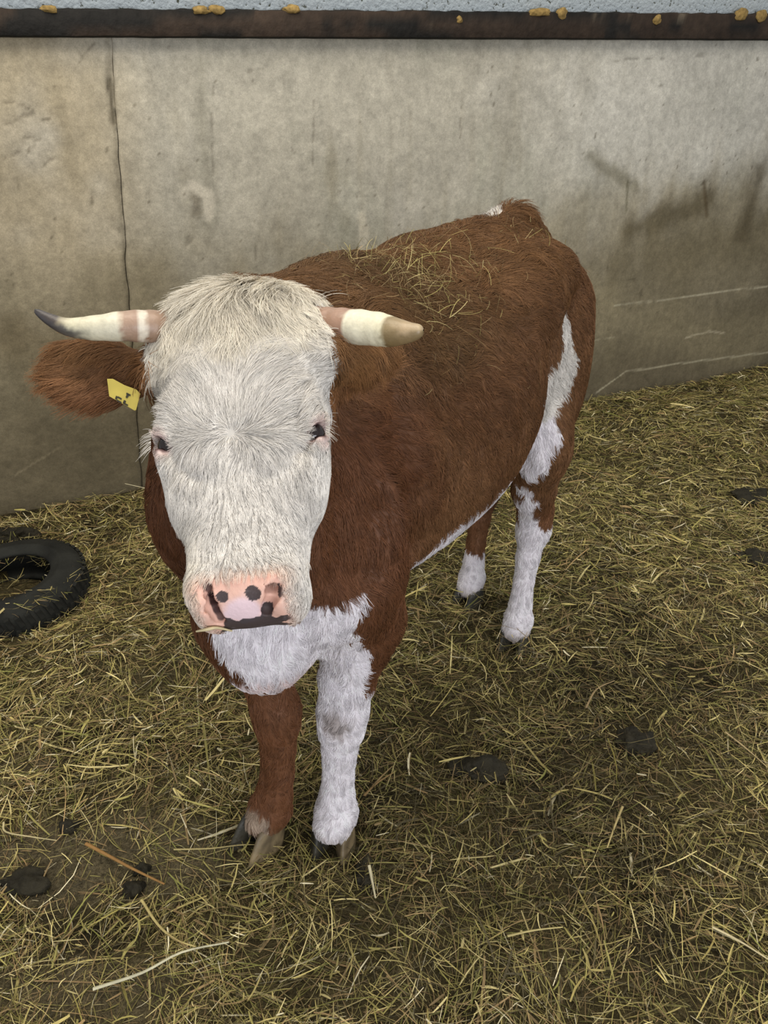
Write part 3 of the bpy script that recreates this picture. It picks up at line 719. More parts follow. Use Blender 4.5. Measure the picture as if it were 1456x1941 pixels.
def scatter(n, weight):
    tri = np.concatenate([BF[:, [0, 1, 2]], BF[:, [0, 2, 3]]])
    A, B_, D_ = BV[tri[:, 0]], BV[tri[:, 1]], BV[tri[:, 2]]
    ar = np.linalg.norm(np.cross(B_ - A, D_ - A), axis=1) * weight[tri].mean(1); cum = np.cumsum(ar)
    i = np.searchsorted(cum, rng.random(n) * cum[-1]); u = rng.random((n, 2)); fl = u.sum(1) > 1; u[fl] = 1 - u[fl]
    P = A[i] + u[:, :1] * (B_[i] - A[i]) + u[:, 1:] * (D_[i] - A[i])
    Nn = unit(BN[tri[i, 0]] * (1 - u.sum(1))[:, None] + BN[tri[i, 1]] * u[:, :1] + BN[tri[i, 2]] * u[:, 1:])
    return P, Nn
def cells(P, size, seed):
    """random clump centre for every root"""
    q = P / size + .8 * vnoise3(P, size * 1.7, seed); i = np.floor(q).astype(np.int64)
    hv = np.stack([_hash(i[:, 0], i[:, 1], i[:, 2], seed + k) for k in range(4)], 1)
    return (i + .2 + .6 * hv[:, :3]) * size, hv[:, 3]
def groom(P, Nn, dirs, length, clump=.5, csize=.016, lift=.25, wave=.3, seed=0, k=4):
    T = unit(dirs - (dirs * Nn).sum(1)[:, None] * Nn)
    T = unit(T + wave * vnoise3(P, .045, seed + 5) + wave * .6 * vnoise3(P, .018, seed + 9)); T = unit(T - (T * Nn).sum(1)[:, None] * Nn)
    cc, hid = cells(P, csize, seed); pull = cc - P; pull = pull - (pull * Nn).sum(1)[:, None] * Nn
    pull = np.clip(pull, -csize, csize); B_ = np.cross(Nn, T)
    u = np.linspace(0, 1, k)[None, :, None]; Ln = length[:, None, None]; cur = (rng.normal(0, .12, len(P)) + .25 * vnoise(P, .03, seed + 3))[:, None, None]
    W = P[:, None] + Nn[:, None] * (.0012 * np.minimum(u * 6, 1)) - Nn[:, None] * .0008 * (1 - np.minimum(u * 6, 1)) + T[:, None] * Ln * u * .97 + Nn[:, None] * Ln * (lift * u * (1.25 - u)) + B_[:, None] * Ln * cur * u * u + clump * pull[:, None] * u ** 1.3
    return W, hid
def body_flow(P, Nn):
    b = to_body(P); s, l, z = b.T
    d = -FW[None] * np.interp(z, [0, .5, .8, 1.2, 1.4], [.1, .15, .45, .8, 1.0])[:, None] + np.array([0, 0, -1.]) * np.interp(z, [0, .6, 1.2, 1.38], [1, 1, .75, .25])[:, None]
    d = d + LF[None] * (np.sign(l) * sstep(1.25, 1.38, z) * .5)[:, None]
    fr = sstep(-.1, .05, s)[:, None]; d = d * (1 - .7 * fr) + np.array([0, 0, -1.]) * .7 * fr
    return d
def face_flow(P):
    h = to_head(P); t, w = h[:, 0], h[:, 1]
    wt, ww = .240, -.012                                   # the whorl between the eyes
    dt, dw = t - wt, w - ww; r = np.hypot(dt, dw) + 1e-4
    at_ = dt / r; aw = dw / r
    up = sstep(.012, -.03, dt); at_ = at_ * (1 - up) - 1.0 * up; aw = aw * (1 - up) + np.clip(dw / .055, -1.5, 1.5) * up
    dn = sstep(-.012, .03, dt); at_ = at_ * (1 - dn) + 1.0 * dn; aw = aw * (1 - dn) + .55 * dw / .1 * dn
    fl = sstep(.125, .085, t + .012 * vnoise(P, .04, 3))                                  # forelock falls from the poll
    at_ = at_ * (1 - fl) + 1.0 * fl; aw = aw * (1 - fl) + (w / .13 * .9) * fl
    return at_[:, None] * HX + aw[:, None] * HW
def tint(P, base, hid, amt=.18):
    v = 1 + amt * (hid[:, None] - .5) * 2 + rng.normal(0, .09, (len(P), 1)); return np.clip(base * v, 0, .92)
def build_hair():
    isface = (bz == 1); isear = (bz == 2)
    lowf = (to_body(BV)[:, 2] > .06)
    # body
    P, Nn = scatter(230000, (~isface & ~isear) * bh * lowf * np.where(to_body(BV)[:, 2] < .6, 1.3, 1.0))
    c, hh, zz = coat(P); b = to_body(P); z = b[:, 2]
    L = np.interp(z, [.05, .4, .7, 1.0, 1.3, 1.4], [.014, .015, .024, .028, .036, .042]) * (.7 + .5 * rng.random(len(P)))
    L = L * (1 + .35 * np.maximum(vnoise(P, .1, 15), 0))
    W, hid = groom(P, Nn, body_flow(P, Nn), L, .65, .021, np.interp(z, [.3, 1.2, 1.38], [.26, .30, .5])[:, None][:, None], np.interp(z, [.8, 1.1, 1.35], [.28, .4, .75])[:, None], 1)
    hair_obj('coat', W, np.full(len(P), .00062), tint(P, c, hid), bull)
    # face
    P, Nn = scatter(92000, isface * bh)
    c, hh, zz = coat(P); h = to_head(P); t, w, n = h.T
    L = np.interp(t, [0, .1, .16, .25, .35, .42, .46], [.034, .036, .034, .028, .022, .016, .008]) * (.7 + .5 * rng.random(len(P)))
    L = np.where((n < -.06) | (np.abs(w) > .098), np.minimum(L, .019), L)
    L = L * np.clip(np.min([np.linalg.norm(h - ev, axis=1) for ev in EYES], 0) / .055, .35, 1)
    lf = np.interp(t, [.0, .15, .3], [.36, .28, .24])[:, None][:, None]
    W, hid = groom(P, Nn, face_flow(P), L, .6, .010, lf, np.clip(.30 + 2.2 * np.exp(-(np.hypot(t - .240, w + .012) / .022) ** 2), 0, 3)[:, None], 41)
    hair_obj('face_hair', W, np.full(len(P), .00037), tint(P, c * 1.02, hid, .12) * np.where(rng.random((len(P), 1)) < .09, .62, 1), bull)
    # forelock: longer wavy locks over the poll
    P, Nn = scatter(7000, isface * sstep(.09, .04, to_head(BV)[:, 0]) * sstep(-.1, -.06, to_head(BV)[:, 2]) * sstep(.105, .08, np.abs(to_head(BV)[:, 1])))
    c, hh, zz = coat(P); h = to_head(P); L = np.interp(h[:, 0], [-.05, .03, .1], [.055, .062, .04]) * (1.15 - 4 * np.abs(h[:, 1])) * (.6 + .6 * rng.random(len(P)))
    W, hid = groom(P, Nn, face_flow(P) + .5 * vnoise3(P, .04, 8), L, 1.1, .016, .34, .55, 71, 6)
    ph = hid[:, None] * 40 + np.linspace(0, 5.5, 6)[None]; W = W + HW * (np.sin(ph) * .0045 * np.linspace(0, 1, 6)[None])[..., None]
    hair_obj('forelock', W, np.full(len(P), .0005), tint(P, c, hid, .10), bull)
    # ears
    P, Nn = scatter(15000, isear * 1.0)
    ez = ear_zone(P); c, hh, zz = coat(P); d = np.zeros_like(P)
    for k in (1, 2):
        base, tip, up = EAR[k - 1]; e1 = unit(tip - base); m = ez == k; d[m] = e1 * .8 + np.array([0, 0, -.55]) + .5 * vnoise3(P[m], .04, 6)
    L = .042 * (.4 + .8 * rng.random(len(P)))
    W, hid = groom(P, Nn, d, L, .6, .018, .35, .4, 91, 5)
    hair_obj('ear_hair', W, np.full(len(P), .0005), tint(P, c * 1.5, hid, .25), bull)
build_hair()

# horns ----------------------------------------------------------------------
def tube(pts, rad, seg=28, sub=8, flat=1.0):
    pts = np.array(pts, float); rad = np.array(rad, float); x = np.arange(len(pts)); xs = np.linspace(0, len(pts) - 1, (len(pts) - 1) * sub + 1)
    Q = np.stack([cinterp(xs, x, pts[:, a]) for a in range(3)], 1); R_ = np.maximum(cinterp(xs, x, rad), 1e-4)
    Tg = unit(np.gradient(Q, axis=0)); ref = np.array([0, 0, 1.]); A = unit(np.cross(Tg, ref)); B_ = np.cross(A, Tg)
    an = np.linspace(0, 2 * math.pi, seg, endpoint=False)
    V = Q[:, None] + R_[:, None, None] * (np.cos(an)[None, :, None] * A[:, None] + flat * np.sin(an)[None, :, None] * B_[:, None])
    k = len(Q); idx = np.arange(k * seg).reshape(k, seg); nx = np.roll(idx, -1, 1)
    F = np.stack([idx[:-1], nx[:-1], nx[1:], idx[1:]], -1).reshape(-1, 4)
    return V.reshape(-1, 3), F, np.repeat(xs / (len(pts) - 1), seg), np.tile(np.sin(an), k)
horn_mat = mat_attr('horn', .42, [(30, .9, 1.1), (160, .92, 1.06)], (90, .35, .004), .5)
def build_horn(path, rad, bands, under, label):
    V, F, u, sn = tube([at(*p) for p in path], rad)
    n = fbm(V * [6, 6, 6], .06, 5); n2 = fbm(V, .012, 6); uu = u + .018 * n + .012 * n2 * (u > .3)
    c = np.zeros((len(V), 3))
    for a in range(3): c[:, a] = np.interp(uu, [b_[0] for b_ in bands], [srgb(*b_[1])[a] for b_ in bands])
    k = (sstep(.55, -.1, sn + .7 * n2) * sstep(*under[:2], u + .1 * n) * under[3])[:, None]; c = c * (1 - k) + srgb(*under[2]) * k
    ctr = V.reshape(-1, 28, 3).mean(1).repeat(28, 0)
    V = ctr + (V - ctr) * (1 + .02 * np.sin(u * 60 + n)[:, None] * (u < .5)[:, None] + .02 * n2[:, None])
    o = adopt(mesh_obj('horn', V, F, horn_mat, None, c), bull); o['label'] = label; return o
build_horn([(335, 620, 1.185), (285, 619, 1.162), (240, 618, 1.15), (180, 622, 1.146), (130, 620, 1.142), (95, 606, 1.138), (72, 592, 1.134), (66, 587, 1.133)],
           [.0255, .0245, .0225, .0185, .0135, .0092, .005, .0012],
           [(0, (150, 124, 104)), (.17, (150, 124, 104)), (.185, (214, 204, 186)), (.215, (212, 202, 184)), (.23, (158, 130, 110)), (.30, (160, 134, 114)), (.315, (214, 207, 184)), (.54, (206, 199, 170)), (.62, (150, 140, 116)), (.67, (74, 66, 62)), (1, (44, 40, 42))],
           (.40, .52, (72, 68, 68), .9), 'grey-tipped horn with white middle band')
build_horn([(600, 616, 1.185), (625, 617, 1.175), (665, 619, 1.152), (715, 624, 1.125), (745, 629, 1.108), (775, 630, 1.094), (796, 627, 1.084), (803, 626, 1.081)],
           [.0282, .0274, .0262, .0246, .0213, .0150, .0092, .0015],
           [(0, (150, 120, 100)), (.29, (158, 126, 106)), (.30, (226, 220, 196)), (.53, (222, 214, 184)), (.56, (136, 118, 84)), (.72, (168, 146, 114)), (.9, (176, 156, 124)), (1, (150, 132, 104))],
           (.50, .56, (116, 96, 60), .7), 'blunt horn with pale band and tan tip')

# eyes and lashes --------------------------------------------------------------
eye_mat = mat_plain('eye', srgb(34, 24, 24), .08, None, .6, (40, .3))
def ball(c, r, seg=20, rings=14):
    th = np.linspace(0, math.pi, rings); ph = np.linspace(0, 2 * math.pi, seg, endpoint=False)
    V = np.stack([np.sin(th)[:, None] * np.cos(ph)[None], np.sin(th)[:, None] * np.sin(ph)[None], np.cos(th)[:, None] * np.ones(seg)[None]], -1)
    idx = np.arange(rings * seg).reshape(rings, seg); nx = np.roll(idx, -1, 1)
    return V.reshape(-1, 3) * r + c, np.stack([idx[:-1], idx[1:], nx[1:], nx[:-1]], -1).reshape(-1, 4)
for e, ev in zip((-1, 1), EYES):
    a3 = unit(e * .75 * HW + .62 * HN); V, F = ball(Hd(*ev) - a3 * .0105, .0185); adopt(mesh_obj('eye', V, F, eye_mat), bull)
    n = 26; tt = np.linspace(-.016, .014, n) + rng.normal(0, .001, n)
    root = np.array([Hd(ev[0] + a - .002, ev[1] + e * .014, ev[2] + .012 + .25 * a * 0) for a in tt])
    d = unit(HW * e * 1.0 + HN * .25 + HX * .45)[None] + HX[None] * (tt / .016 * .4)[:, None] + rng.normal(0, .12, (n, 3))
    u = np.linspace(0, 1, 5)[None, :, None]; Ls = (.011 + .008 * rng.random(n))[:, None, None]
    P = root[:, None] + d[:, None] * Ls * u + HX * .35 * Ls * u * u
    hair_obj('eyelash', P, np.full(n, .0004), np.tile(srgb(206, 200, 190), (n, 1)) * (.6 + .5 * rng.random((n, 1))), bull)

# hooves ------------------------------------------------------------------------
hoof_mat = mat_attr('hoof', .5, [(40, .8, 1.2)], (70, .4, .004), .4)
def claw(c, fwd, side, length=.10, width=.05, height=.072, col=((60, 56, 46), (44, 42, 36)), spread=0):
    fwd = unit(fwd); lat = np.cross(np.array([0, 0, 1.]), fwd)
    rows = []; seg = 22; an = np.linspace(0, 2 * math.pi, seg, endpoint=False)
    for hgt, sc, back in ((0, .96, 0), (.008, 1.0, 0), (.3, .95, .006), (.6, .86, .014), (.85, .76, .020), (1.0, .62, .024), (1.0, .1, .024)):
        x = np.cos(an); y = np.sin(an)
        X = np.where(x > 0, x ** 1.0 * length * .62, x * length * .38) * sc - back
        Y = y * width * .5 * sc * (1 - .42 * np.maximum(x, 0) ** 1.5) * np.where(y * side < 0, .75, 1.0)
        Zz = (hgt * height if hgt > .01 else hgt) * (1 - .28 * np.maximum(-x, 0)) + 0 * x
        rows.append(c + X[:, None] * fwd + (Y + spread)[:, None] * lat + Zz[:, None] * np.array([0, 0, 1.]))
    V = np.array(rows); k = len(rows); idx = np.arange(k * seg).reshape(k, seg); nx = np.roll(idx, -1, 1)
    F = np.stack([idx[:-1], nx[:-1], nx[1:], idx[1:]], -1).reshape(-1, 4)
    V = V.reshape(-1, 3); n = fbm(V, .03, 4); hz = (V[:, 2] - c[2]) / height
    k_ = sstep(-.3, .4, n + .4 * (hz - .5))[:, None]; cc = srgb(*col[0]) * (1 - k_) + srgb(*col[1]) * k_
    o = adopt(mesh_obj('hoof', V, F, hoof_mat, None, cc), bull); return o
DK = ((62, 58, 46), (40, 40, 36)); TN = ((142, 124, 92), (88, 76, 56))
for c, f_, cols, ln_ in ((Bd(-.05, .08, .004), (-.16, -.95, 0), (TN, DK), .10), (Bd(.042, -.078, .004), (-.62, -.78, 0), (TN, DK), .125),
                    (Bd(-1.03, .112, .0), (-.45, -.9, 0), (DK, DK), .095), (Bd(-1.175, -.142, .0), (-.75, -.65, 0), (DK, DK), .095)):
    f_ = unit(np.array(f_)); lat = np.cross(np.array([0, 0, 1.]), f_)
    for sd, col in zip((1, -1), cols):
        ff = unit(f_ + lat * sd * .10); claw(c + lat * sd * .029, ff, sd, ln_, .058, .078, col)

# ear tag -------------------------------------------------------------------------
tag_mat = mat_plain('yellow_plastic', srgb(182, 164, 76), .45, None, .4, (30, .12)); ink_mat = mat_plain('tag_print', srgb(52, 48, 34), .6)
e_base, e_tip, _ = EAR[0]
def flat_poly(name, pts2, depth_fn, mat, parent, thick):
    pts = np.array([at(x, y, depth_fn(x, y)) for x, y in pts2]); c = pts.mean(0); nrm = unit(np.cross(pts[1] - pts[0], pts[2] - pts[1]))
    if nrm @ (np.array([0, 0, CAM_H]) - c) < 0: nrm = -nrm
    k = len(pts); V = np.vstack([pts, pts - nrm * thick]); F = [list(range(k)), list(range(2 * k - 1, k - 1, -1))] + [[i, (i + 1) % k, k + (i + 1) % k, k + i] for i in range(k)]
    return adopt(mesh_obj(name, V, F, mat, None, None, False), parent)
tdepth = lambda x, y: 1.168 + (x - 205) * .00012 + (y - 750) * -.00005
tg = flat_poly('ear_tag', [(203, 718), (207, 751), (255, 778), (258, 777), (266, 746), (258, 738), (236, 730), (214, 718)], tdepth, tag_mat, bull, .0016)
tg['label'] = 'yellow plastic ear tag with dark printed digits'
td2 = lambda x, y: tdepth(x, y) - .0012
for st in ([(241, 746), (246, 748), (241, 755), (238, 753)], [(240, 744), (248, 748), (247, 751), (239, 747)], [(235, 758), (239, 760), (237, 766), (233, 763)], [(233, 762), (243, 767), (242, 770), (233, 765)],
           [(220, 750), (224, 752), (221, 758), (218, 756)], [(222, 757), (231, 762), (230, 765), (221, 760)], [(224, 751), (231, 755), (230, 758), (223, 754)]):
    o = flat_poly('tag_print', st, td2, ink_mat, bull, .0004); o.parent = tg; o.location = (0, 0, 0)

# ------------------------------------------------------------------ tyre half sunk in the hay
TY = np.array([-1.40, 2.43, .03])
def build_tyre():
    t = empty('tyre', tuple(TY)); tag(t, 'old black rubber tyre lying flat in the hay by the wall', 'tyre')
    m = mat_plain('rubber', srgb(36, 36, 32), .85, (60, .5, .006), .25, (9, .45))
    prof = [(.165, -.075), (.172, -.082), (.20, -.088), (.25, -.085), (.285, -.07), (.297, -.045), (.30, 0), (.297, .045), (.285, .07), (.25, .085), (.222, .088), (.218, .091), (.205, .091), (.20, .087), (.178, .082), (.168, .074), (.165, .066), (.172, .055), (.20, .06), (.25, .058), (.278, .04), (.284, 0), (.278, -.04), (.25, -.058), (.20, -.06), (.172, -.055), (.165, -.066)]
    seg = 72; an = np.linspace(0, 2 * math.pi, seg, endpoint=False); pr = np.array(prof)
    V = np.stack([pr[:, :1] * np.cos(an)[None], pr[:, :1] * np.sin(an)[None], pr[:, 1:] * np.ones(seg)[None]], -1)
    k = len(prof); idx = np.arange(k * seg).reshape(k, seg); i2 = np.vstack([idx, idx[:1]]); nx = np.roll(i2, -1, 1)
    F = np.stack([i2[:-1], nx[:-1], nx[1:], i2[1:]], -1).reshape(-1, 4)
    mesh_obj('casing', V.reshape(-1, 3), F, m, t)
    # tread blocks share one mesh
    hw_, hh, dp = .011, .028, .010
    bv = np.array([(x, y, z) for x in (-.004, dp) for y in (-hw_, hw_) for z in (-hh, hh)]); bv[4:, 1:] *= .86
    bf = [(0, 1, 3, 2), (4, 6, 7, 5), (0, 4, 5, 1), (2, 3, 7, 6), (0, 2, 6, 4), (1, 5, 7, 3)]
    first = mesh_obj('tread_block', bv, bf, m, t, None, False)
    for k in range(48):
        for r in (0, 1):
            o = first if (k == 0 and r == 0) else first.copy()
            if o is not first: C.objects.link(o); o.parent = t
            a = 2 * math.pi * (k + .5 * r) / 48; z = (-.032, .032)[r]
            o.location = (.297 * math.cos(a), .297 * math.sin(a), z); o.rotation_euler = (.25 * (1 if r else -1), 0, a)
    t.rotation_euler = (math.radians(3), math.radians(-3), .3); t.scale = (.88, .88, .85)
build_tyre()

# ------------------------------------------------------------------ hay litter
GX, GY = np.arange(-4.6, 6.8, .02), np.arange(-1.2, 7.4, .02)
_X, _Y = np.meshgrid(GX, GY, indexing='ij'); GZ = ground(_X.ravel(), _Y.ravel()).reshape(_X.shape)
def gz(x, y):
    fx = np.clip((x - GX[0]) / .02, 0, len(GX) - 1.001); fy = np.clip((y - GY[0]) / .02, 0, len(GY) - 1.001)
    i, j = fx.astype(int), fy.astype(int); a, b = fx - i, fy - j
    return GZ[i, j] * (1 - a) * (1 - b) + GZ[i + 1, j] * a * (1 - b) + GZ[i, j + 1] * (1 - a) * b + GZ[i + 1, j + 1] * a * b
DUNG = []
# dung --------------------------------------------------------------------------
dung_mat = mat_plain('dung', srgb(42, 38, 26), .8, (55, .8, .02), .3, (30, .4))
def dung(px, py, rx, ry, hgt, label, seed):
    import bmesh
    p = at_z(px, py, .02); bm = bmesh.new(); bmesh.ops.create_icosphere(bm, subdivisions=4, radius=1)
    co = np.array([v.co[:] for v in bm.verts]); f = [[v.index for v in fc.verts] for fc in bm.faces]; bm.free()
    k = 1 + .8 * fbm(co + seed, .8, 3)[:, None] + .10 * fbm(co + seed, .2, 4)[:, None]
    co = co * k * np.array([rx, ry, hgt]); co[:, 2] += .25 * hgt * fbm(co + seed, .03, 9)
    z = float(gz(p[:1], p[1:2])[0]) + .25 * hgt
    DUNG.append((p[0], p[1], max(rx, ry), hgt))
    o = mesh_obj('dung_clump', co, f, dung_mat); o.location = (p[0], p[1], z); tag(o, label, 'dung', 'dung lumps in the hay')
dung(1208, 1402, .05, .045, .05, 'round dark dung clump in the hay right of the bull', 1)
dung(905, 1462, .075, .045, .035, 'flat dark dung patch near the front leg right side', 2)
dung(1425, 940, .09, .06, .035, 'dark dung near the right edge below the hay heap', 3)
dung(1440, 1058, .08, .05, .035, 'dark dung cut by the right edge, lower one', 4)
dung(45, 1662, .06, .035, .025, 'dark dung smear at the left edge by bare mud', 5)
dung(128, 1560, .026, .02, .02, 'small brown dung lump on the bare mud left', 6)
dung(265, 1638, .02, .016, .016, 'tiny dark dung pellet beside the orange stalk', 7)
dung(250, 1672, .026, .02, .02, 'small dark dung lump below the orange stalk', 8)
dung(20, 1018, .10, .06, .05, 'dark clump behind the tyre', 9)  # dark lump filling the dark patch behind the tyre
dung(690, 1650, .03, .045, .02, 'dark dung just in front of the white hoof', 10)

PAL = np.array([srgb(*c) for c in ((206, 190, 132), (178, 162, 100), (150, 140, 80), (122, 120, 62), (138, 116, 78), (86, 77, 51), (224, 212, 174), (160, 132, 90))])
def straw_mesh(x, y, th, ln, wd, h, pitch, bend, vb, roll, rings=4):
    """ribbons folded along the middle are too fine to see; each straw is a curved, twisted strip of its own"""
    u = np.linspace(-.5, .5, rings)[None]
    ca, sa = np.cos(th)[:, None], np.sin(th)[:, None]; s = u * ln[:, None]; q = bend[:, None] * ln[:, None] * (u * u * 4 - .5) * .25
    X = x[:, None] + ca * s - sa * q; Y = y[:, None] + sa * s + ca * q
    Z = gz(X, Y) + h[:, None] + pitch[:, None] * s + vb[:, None] * ln[:, None] * (u * u * 4) * .2
    Z = np.maximum(Z, gz(X, Y) + .001)
    w = wd[:, None] * np.array([.7, 1, .9, .45])[None] * .5 if rings == 4 else wd[:, None] * .5
    cr, sr = np.cos(roll)[:, None], np.sin(roll)[:, None]
    dx, dy, dz = -sa * w * cr, ca * w * cr, w * sr
    V = np.stack([np.stack([X - dx, Y - dy, Z - dz], -1), np.stack([X + dx, Y + dy, Z + dz], -1)], 2)       # n, rings, 2, 3
    n = len(x); b = (np.arange(n) * rings * 2)[:, None] + (np.arange(rings - 1) * 2)[None]
    F = np.stack([b, b + 1, b + 3, b + 2], -1).reshape(-1, 4)
    return V.reshape(-1, 3), F
def wall_gap(x, y): return x * WN[0] + (y - 3.89) * WN[1]
hay_mat = mat_attr('hay', .7, [(60, .85, 1.15)], None, .3)
def build_hay():
    n0 = 900000
    x = rng.uniform(-3.6, 5.0, n0); y = rng.uniform(-.2, 6.6, n0)
    P = np.stack([x, y, x * 0], 1); clump = fbm(P, .18, 81); big = fbm(P, .6, 82)
    depth = y * CS + CAM_H * SN
    dens = np.interp(y, [.3, 2.0, 4.5], [1.0, .85, .55]) * (.62 + .38 * sstep(-.5, .4, clump))
    dens *= 1 - .75 * bare(x, y)
    dens *= np.where((np.abs(x) < .54 * depth + .15) & (y > .4), 1, .35) * (np.abs(x) < .6 * depth + 1.1) * (wall_gap(x, y) > .015)
    rt = np.hypot(x - TY[0], y - TY[1]); dens *= np.where(rt < .14, .12, np.where(rt < .26, .45, 1))
    for fx, fy in (Bd(-.05, .08, 0)[:2], Bd(.03, -.075, 0)[:2], Bd(-1.03, .112, 0)[:2], Bd(-1.18, -.142, 0)[:2]): dens *= np.where(np.hypot(x - fx, y - fy) < .055, 0, 1)
    keep = rng.random(n0) < dens; x, y, clump, big, P = x[keep], y[keep], clump[keep], big[keep], P[keep]; n = len(x)
    # tufts: neighbours lie the same way
    tc = np.stack([x, y], 1)[rng.integers(0, n, 9000)]; tth = rng.uniform(0, 6.28, 9000); m = rng.random(n) < .42; ti = rng.integers(0, 9000, n)
    x = np.where(m, tc[ti, 0] + rng.normal(0, .022, n), x); y = np.where(m, tc[ti, 1] + rng.normal(0, .022, n), y)
    ok = (wall_gap(x, y) > .02)
    for fx, fy in (Bd(-.05, .08, 0)[:2], Bd(.03, -.075, 0)[:2], Bd(-1.03, .112, 0)[:2], Bd(-1.18, -.142, 0)[:2]): ok &= np.hypot(x - fx, y - fy) > .055
    x, y, m, ti, clump, big = x[ok], y[ok], m[ok], ti[ok], clump[ok], big[ok]; n = len(x); P = np.stack([x, y, x * 0], 1)
    th = np.where(m, tth[ti] + rng.normal(0, .22, n), 2.2 * math.pi * fbm(P, .3, 83) + rng.normal(0, .9, n))
    ln = np.clip(rng.lognormal(math.log(.047), .60, n), .012, .22)
    wd = np.clip(rng.lognormal(math.log(.00155), .55, n), .0007, .007); wd *= np.interp(y, [1, 3, 5], [1, 1.2, 1.5])
    lay = rng.random(n); feet = sum(gauss(x, y, *q[:2], .15) for q in (Bd(-.05, .08, 0), Bd(.03, -.075, 0), Bd(-1.0, .112, 0), Bd(-1.15, -.142, 0)))
    hind = sum(gauss(x, y, *q[:2], .14) for q in (Bd(-.99, .10, 0), Bd(-1.14, -.14, 0)))
    h = .001 + (.026 + .06 * np.clip(hind, 0, 1) + .01 * np.clip(feet, 0, 1)) * lay ** 1.6 * (1 - .8 * bare(x, y)) * (1 + .8 * np.maximum(clump, 0))
    for dx, dy, dr, dh in DUNG: h = h + np.where(rng.random(n) < .3, .75 * dh * gauss(x, y, dx, dy, dr * .9), 0)
    rt = np.hypot(x - TY[0], y - TY[1]); h = h + np.where((rt > .15) & (rt < .262), .088, 0)
    pitch = rng.normal(0, .13, n) * (.4 + lay); up = rng.random(n) < .025; pitch[up] = rng.choice([-1, 1], up.sum()) * rng.uniform(.4, 1.2, up.sum())
    bend = rng.normal(0, .16, n) * np.where(rng.random(n) < .15, 3, 1); vb = rng.normal(-.03, .12, n); roll = rng.normal(0, .6, n)
    push = np.maximum(0, np.abs(np.cos(th) * WN[0] + np.sin(th) * WN[1]) * ln * .55 + .015 - wall_gap(x, y)); x = x + push * WN[0]; y = y + push * WN[1]   # nothing pokes into the wall
    V, F = straw_mesh(x, y, th, ln, wd, h, pitch, bend, vb, roll)
    # colour: greener and yellower to the back right, browner in the front right, where the bull's shadow is painted in
    g = sstep(1.8, 3.4, y) * sstep(-.3, .8, x)
    d0 = at_z(1000, 1520); shaded = gauss(x, y, d0[0], d0[1], .55, .42) + .5 * gauss(x, y, *at_z(1300, 1300)[:2], .5, .4)
    shaded = np.clip(shaded + .25 * big, 0, 1)
    w = np.stack([.8 + .4 * g, 1.3 + .4 * g, 1.3 + .5 * g, .6 + .5 * g, 1.1 + .4 * shaded, 1.1 + 2.0 * shaded, .32 - .22 * shaded, .6 + 0 * g], 1)
    w *= (1 + .5 * np.stack([vnoise(P, .12, 90 + k) for k in range(8)], 1)).clip(.1); cw = np.cumsum(w, 1); cw /= cw[:, -1:]
    pick = (rng.random(n)[:, None] > cw).sum(1)
    c = PAL[pick] * 1.06 * (rng.normal(1, .18, n) * (.50 + .66 * lay) * (1 + .22 * clump) * (1 - .42 * shaded))[:, None].clip(.3, 1.5)  # lower straws darker, and the bull's shadow painted over them
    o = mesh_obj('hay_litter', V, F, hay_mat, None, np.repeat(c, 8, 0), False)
    tag(o, 'loose yellow-green hay littering the barn floor', 'hay', None, 'stuff'); pass
build_hay()

# single stalks that stand out from the litter
stalk_mat = mat_attr('stalk', .6, [(50, .85, 1.15)], None, .35)
def stalk(pts, r, col, label, lift=.03):
    Q = []
    for k, (px, py) in enumerate(pts):
        p = at_z(px, py, .02); p[2] = float(gz(np.array([p[0]]), np.array([p[1]]))[0]) + lift; Q.append(p)
    rr = [r * (1 - .5 * k / (len(Q) - 1)) for k in range(len(Q))]
    V, F, u, sn = tube(Q, rr, 6, 4, .55); c = np.outer(np.ones(len(V)), srgb(*col)) * (1 + .15 * vnoise(V, .02, 3))[:, None]
    o = empty('straw_stalk', tuple(Q[0])); ob = mesh_obj('straw_stalk', V - Q[0], F, stalk_mat, None, c)
    bpy.data.objects.remove(o); ob.location = tuple(Q[0])
    tag(ob, label, 'straw', 'single stalks on the litter')
stalk([(163, 1600), (205, 1622), (255, 1648), (312, 1676)], .0052, (150, 112, 62), 'thick orange-brown stalk on bare mud left of the hooves')
stalk([(176, 1874), (270, 1845), (345, 1808), (435, 1792)], .0042, (196, 190, 160), 'long pale stalk low down at the left of the photo')
stalk([(8, 1562), (12, 1580), (60, 1588), (108, 1594)], .003, (186, 172, 128), 'pale bent stalk at the left edge beside bare mud')
stalk([(268, 1705), (300, 1755), (335, 1785), (372, 1800)], .0036, (190, 172, 112), 'yellow crooked stalk below the bare mud patch')
stalk([(1375, 1388), (1415, 1420), (1456, 1452)], .0036, (168, 148, 106), 'buff stalk pointing out of the right edge above the middle')
stalk([(1348, 1765), (1400, 1792), (1456, 1828)], .0036, (190, 176, 136), 'pale straight stalk in the lower right corner')
stalk([(700, 1660), (706, 1690), (712, 1722)], .0040, (206, 196, 160), 'short upright pale stalk just below the front hooves', .05)
stalk([(1110, 1345), (1130, 1310), (1165, 1290)], .0036, (150, 128, 92), 'brown stalk leaning over the dark dung right of the bull')
stalk([(690, 1515), (715, 1490), (745, 1470)], .0034, (140, 112, 72), 'brown stalk beside the white front hoof')
stalk([(1180, 1530), (1165, 1570), (1150, 1612)], .0036, (176, 158, 108), 'tan stalk standing in the dark hay')
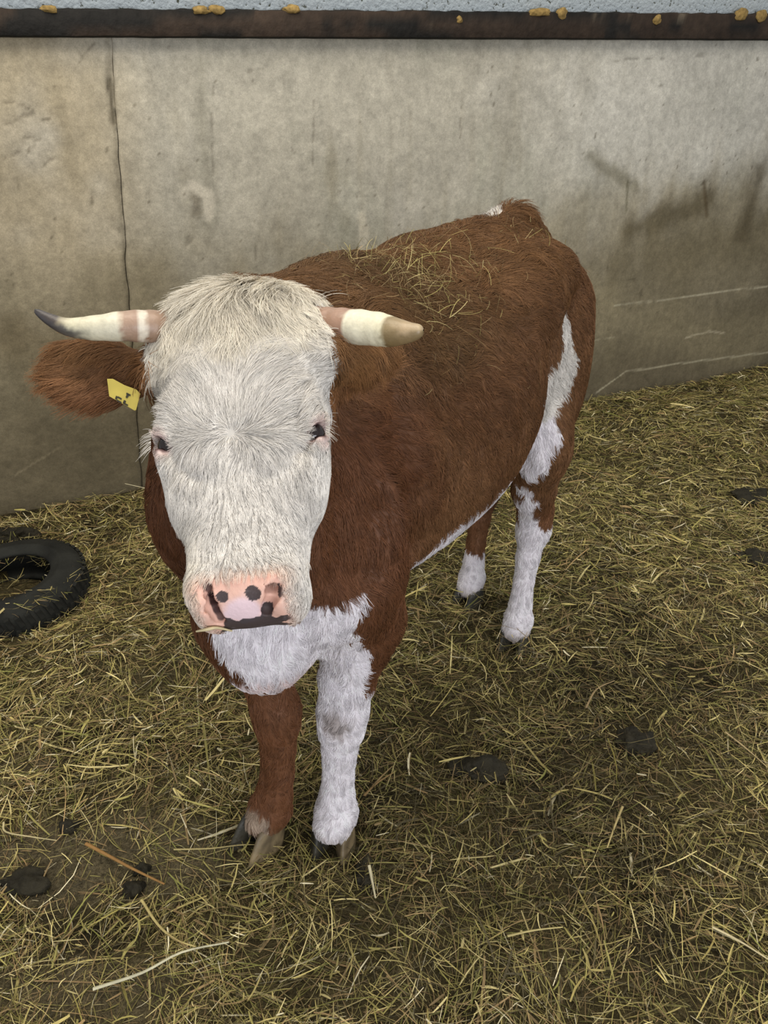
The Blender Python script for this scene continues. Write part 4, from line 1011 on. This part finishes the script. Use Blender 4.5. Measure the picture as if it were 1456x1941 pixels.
stalk([(330, 1612), (400, 1612), (470, 1606), (540, 1612)], .0026, (172, 156, 104), 'long thin stalk lying in front of the brown hoof')
stalk([(960, 1790), (1010, 1775), (1065, 1768)], .003, (178, 164, 110), 'curved pale stalk in the bottom middle right hay')

# hay caught on the bull: loose wisps along the back -------------------------------
from mathutils.bvhtree import BVHTree
_bvh = BVHTree.FromPolygons([tuple(v) for v in BV], [tuple(int(i) for i in f) for f in BF])
def build_wisps():
    n = 520; s = np.where(rng.random(n) < .7, rng.normal(-.36, .11, n), rng.uniform(-1.0, -.1, n)); l = rng.normal(.09, .07, n)
    V, F, Cc = [], [], []; k0 = 0
    for i in range(n):
        o = Bd(s[i], l[i], 1.7); hit = _bvh.ray_cast(Vector(o), Vector((0, 0, -1)))
        if hit[0] is None: continue
        p = np.array(hit[0]); nn = np.array(hit[1]); nn = nn if nn[2] > 0 else -nn
        d = rng.normal(0, 1, 3); d = unit(d - (d @ nn) * nn); b = np.cross(nn, d); L = rng.lognormal(math.log(.028), .6); w = rng.uniform(.00022, .0006); bd = rng.normal(0, .4)
        for u in np.linspace(-.5, .5, 5):
            c = p + nn * (.012 + .01 * rng.random() * 0 + .012 * (u + .5) * (i % 3)) + d * u * L + b * bd * L * (u * u) + nn * -.3 * L * u * u
            V += [c - b * w, c + b * w]
        F += [(k0 + 2 * j, k0 + 2 * j + 1, k0 + 2 * j + 3, k0 + 2 * j + 2) for j in range(4)]; k0 += 10
        Cc += [PAL[rng.choice([0, 1, 2, 7, 4, 4])] * rng.uniform(.5, 1.0)] * 10
    o = mesh_obj('hay_wisps', np.array(V), np.array(F), hay_mat, None, np.array(Cc), False)
    tag(o, "wisps of hay strewn over the bull's brown back", 'hay', None, 'stuff')
build_wisps()
# the stalk hanging from the mouth
V, F, u, sn = tube([at(372, 1197, 1.02), at(392, 1193, 1.015), at(412, 1190, 1.02), at(440, 1196, 1.03)], [.0012, .0024, .002, .0012], 6, 4)
tag(mesh_obj('straw_stalk', V, F, stalk_mat, None, np.tile(srgb(206, 190, 150), (len(V), 1))), "pale stalk sticking out of the bull's mouth", 'straw')
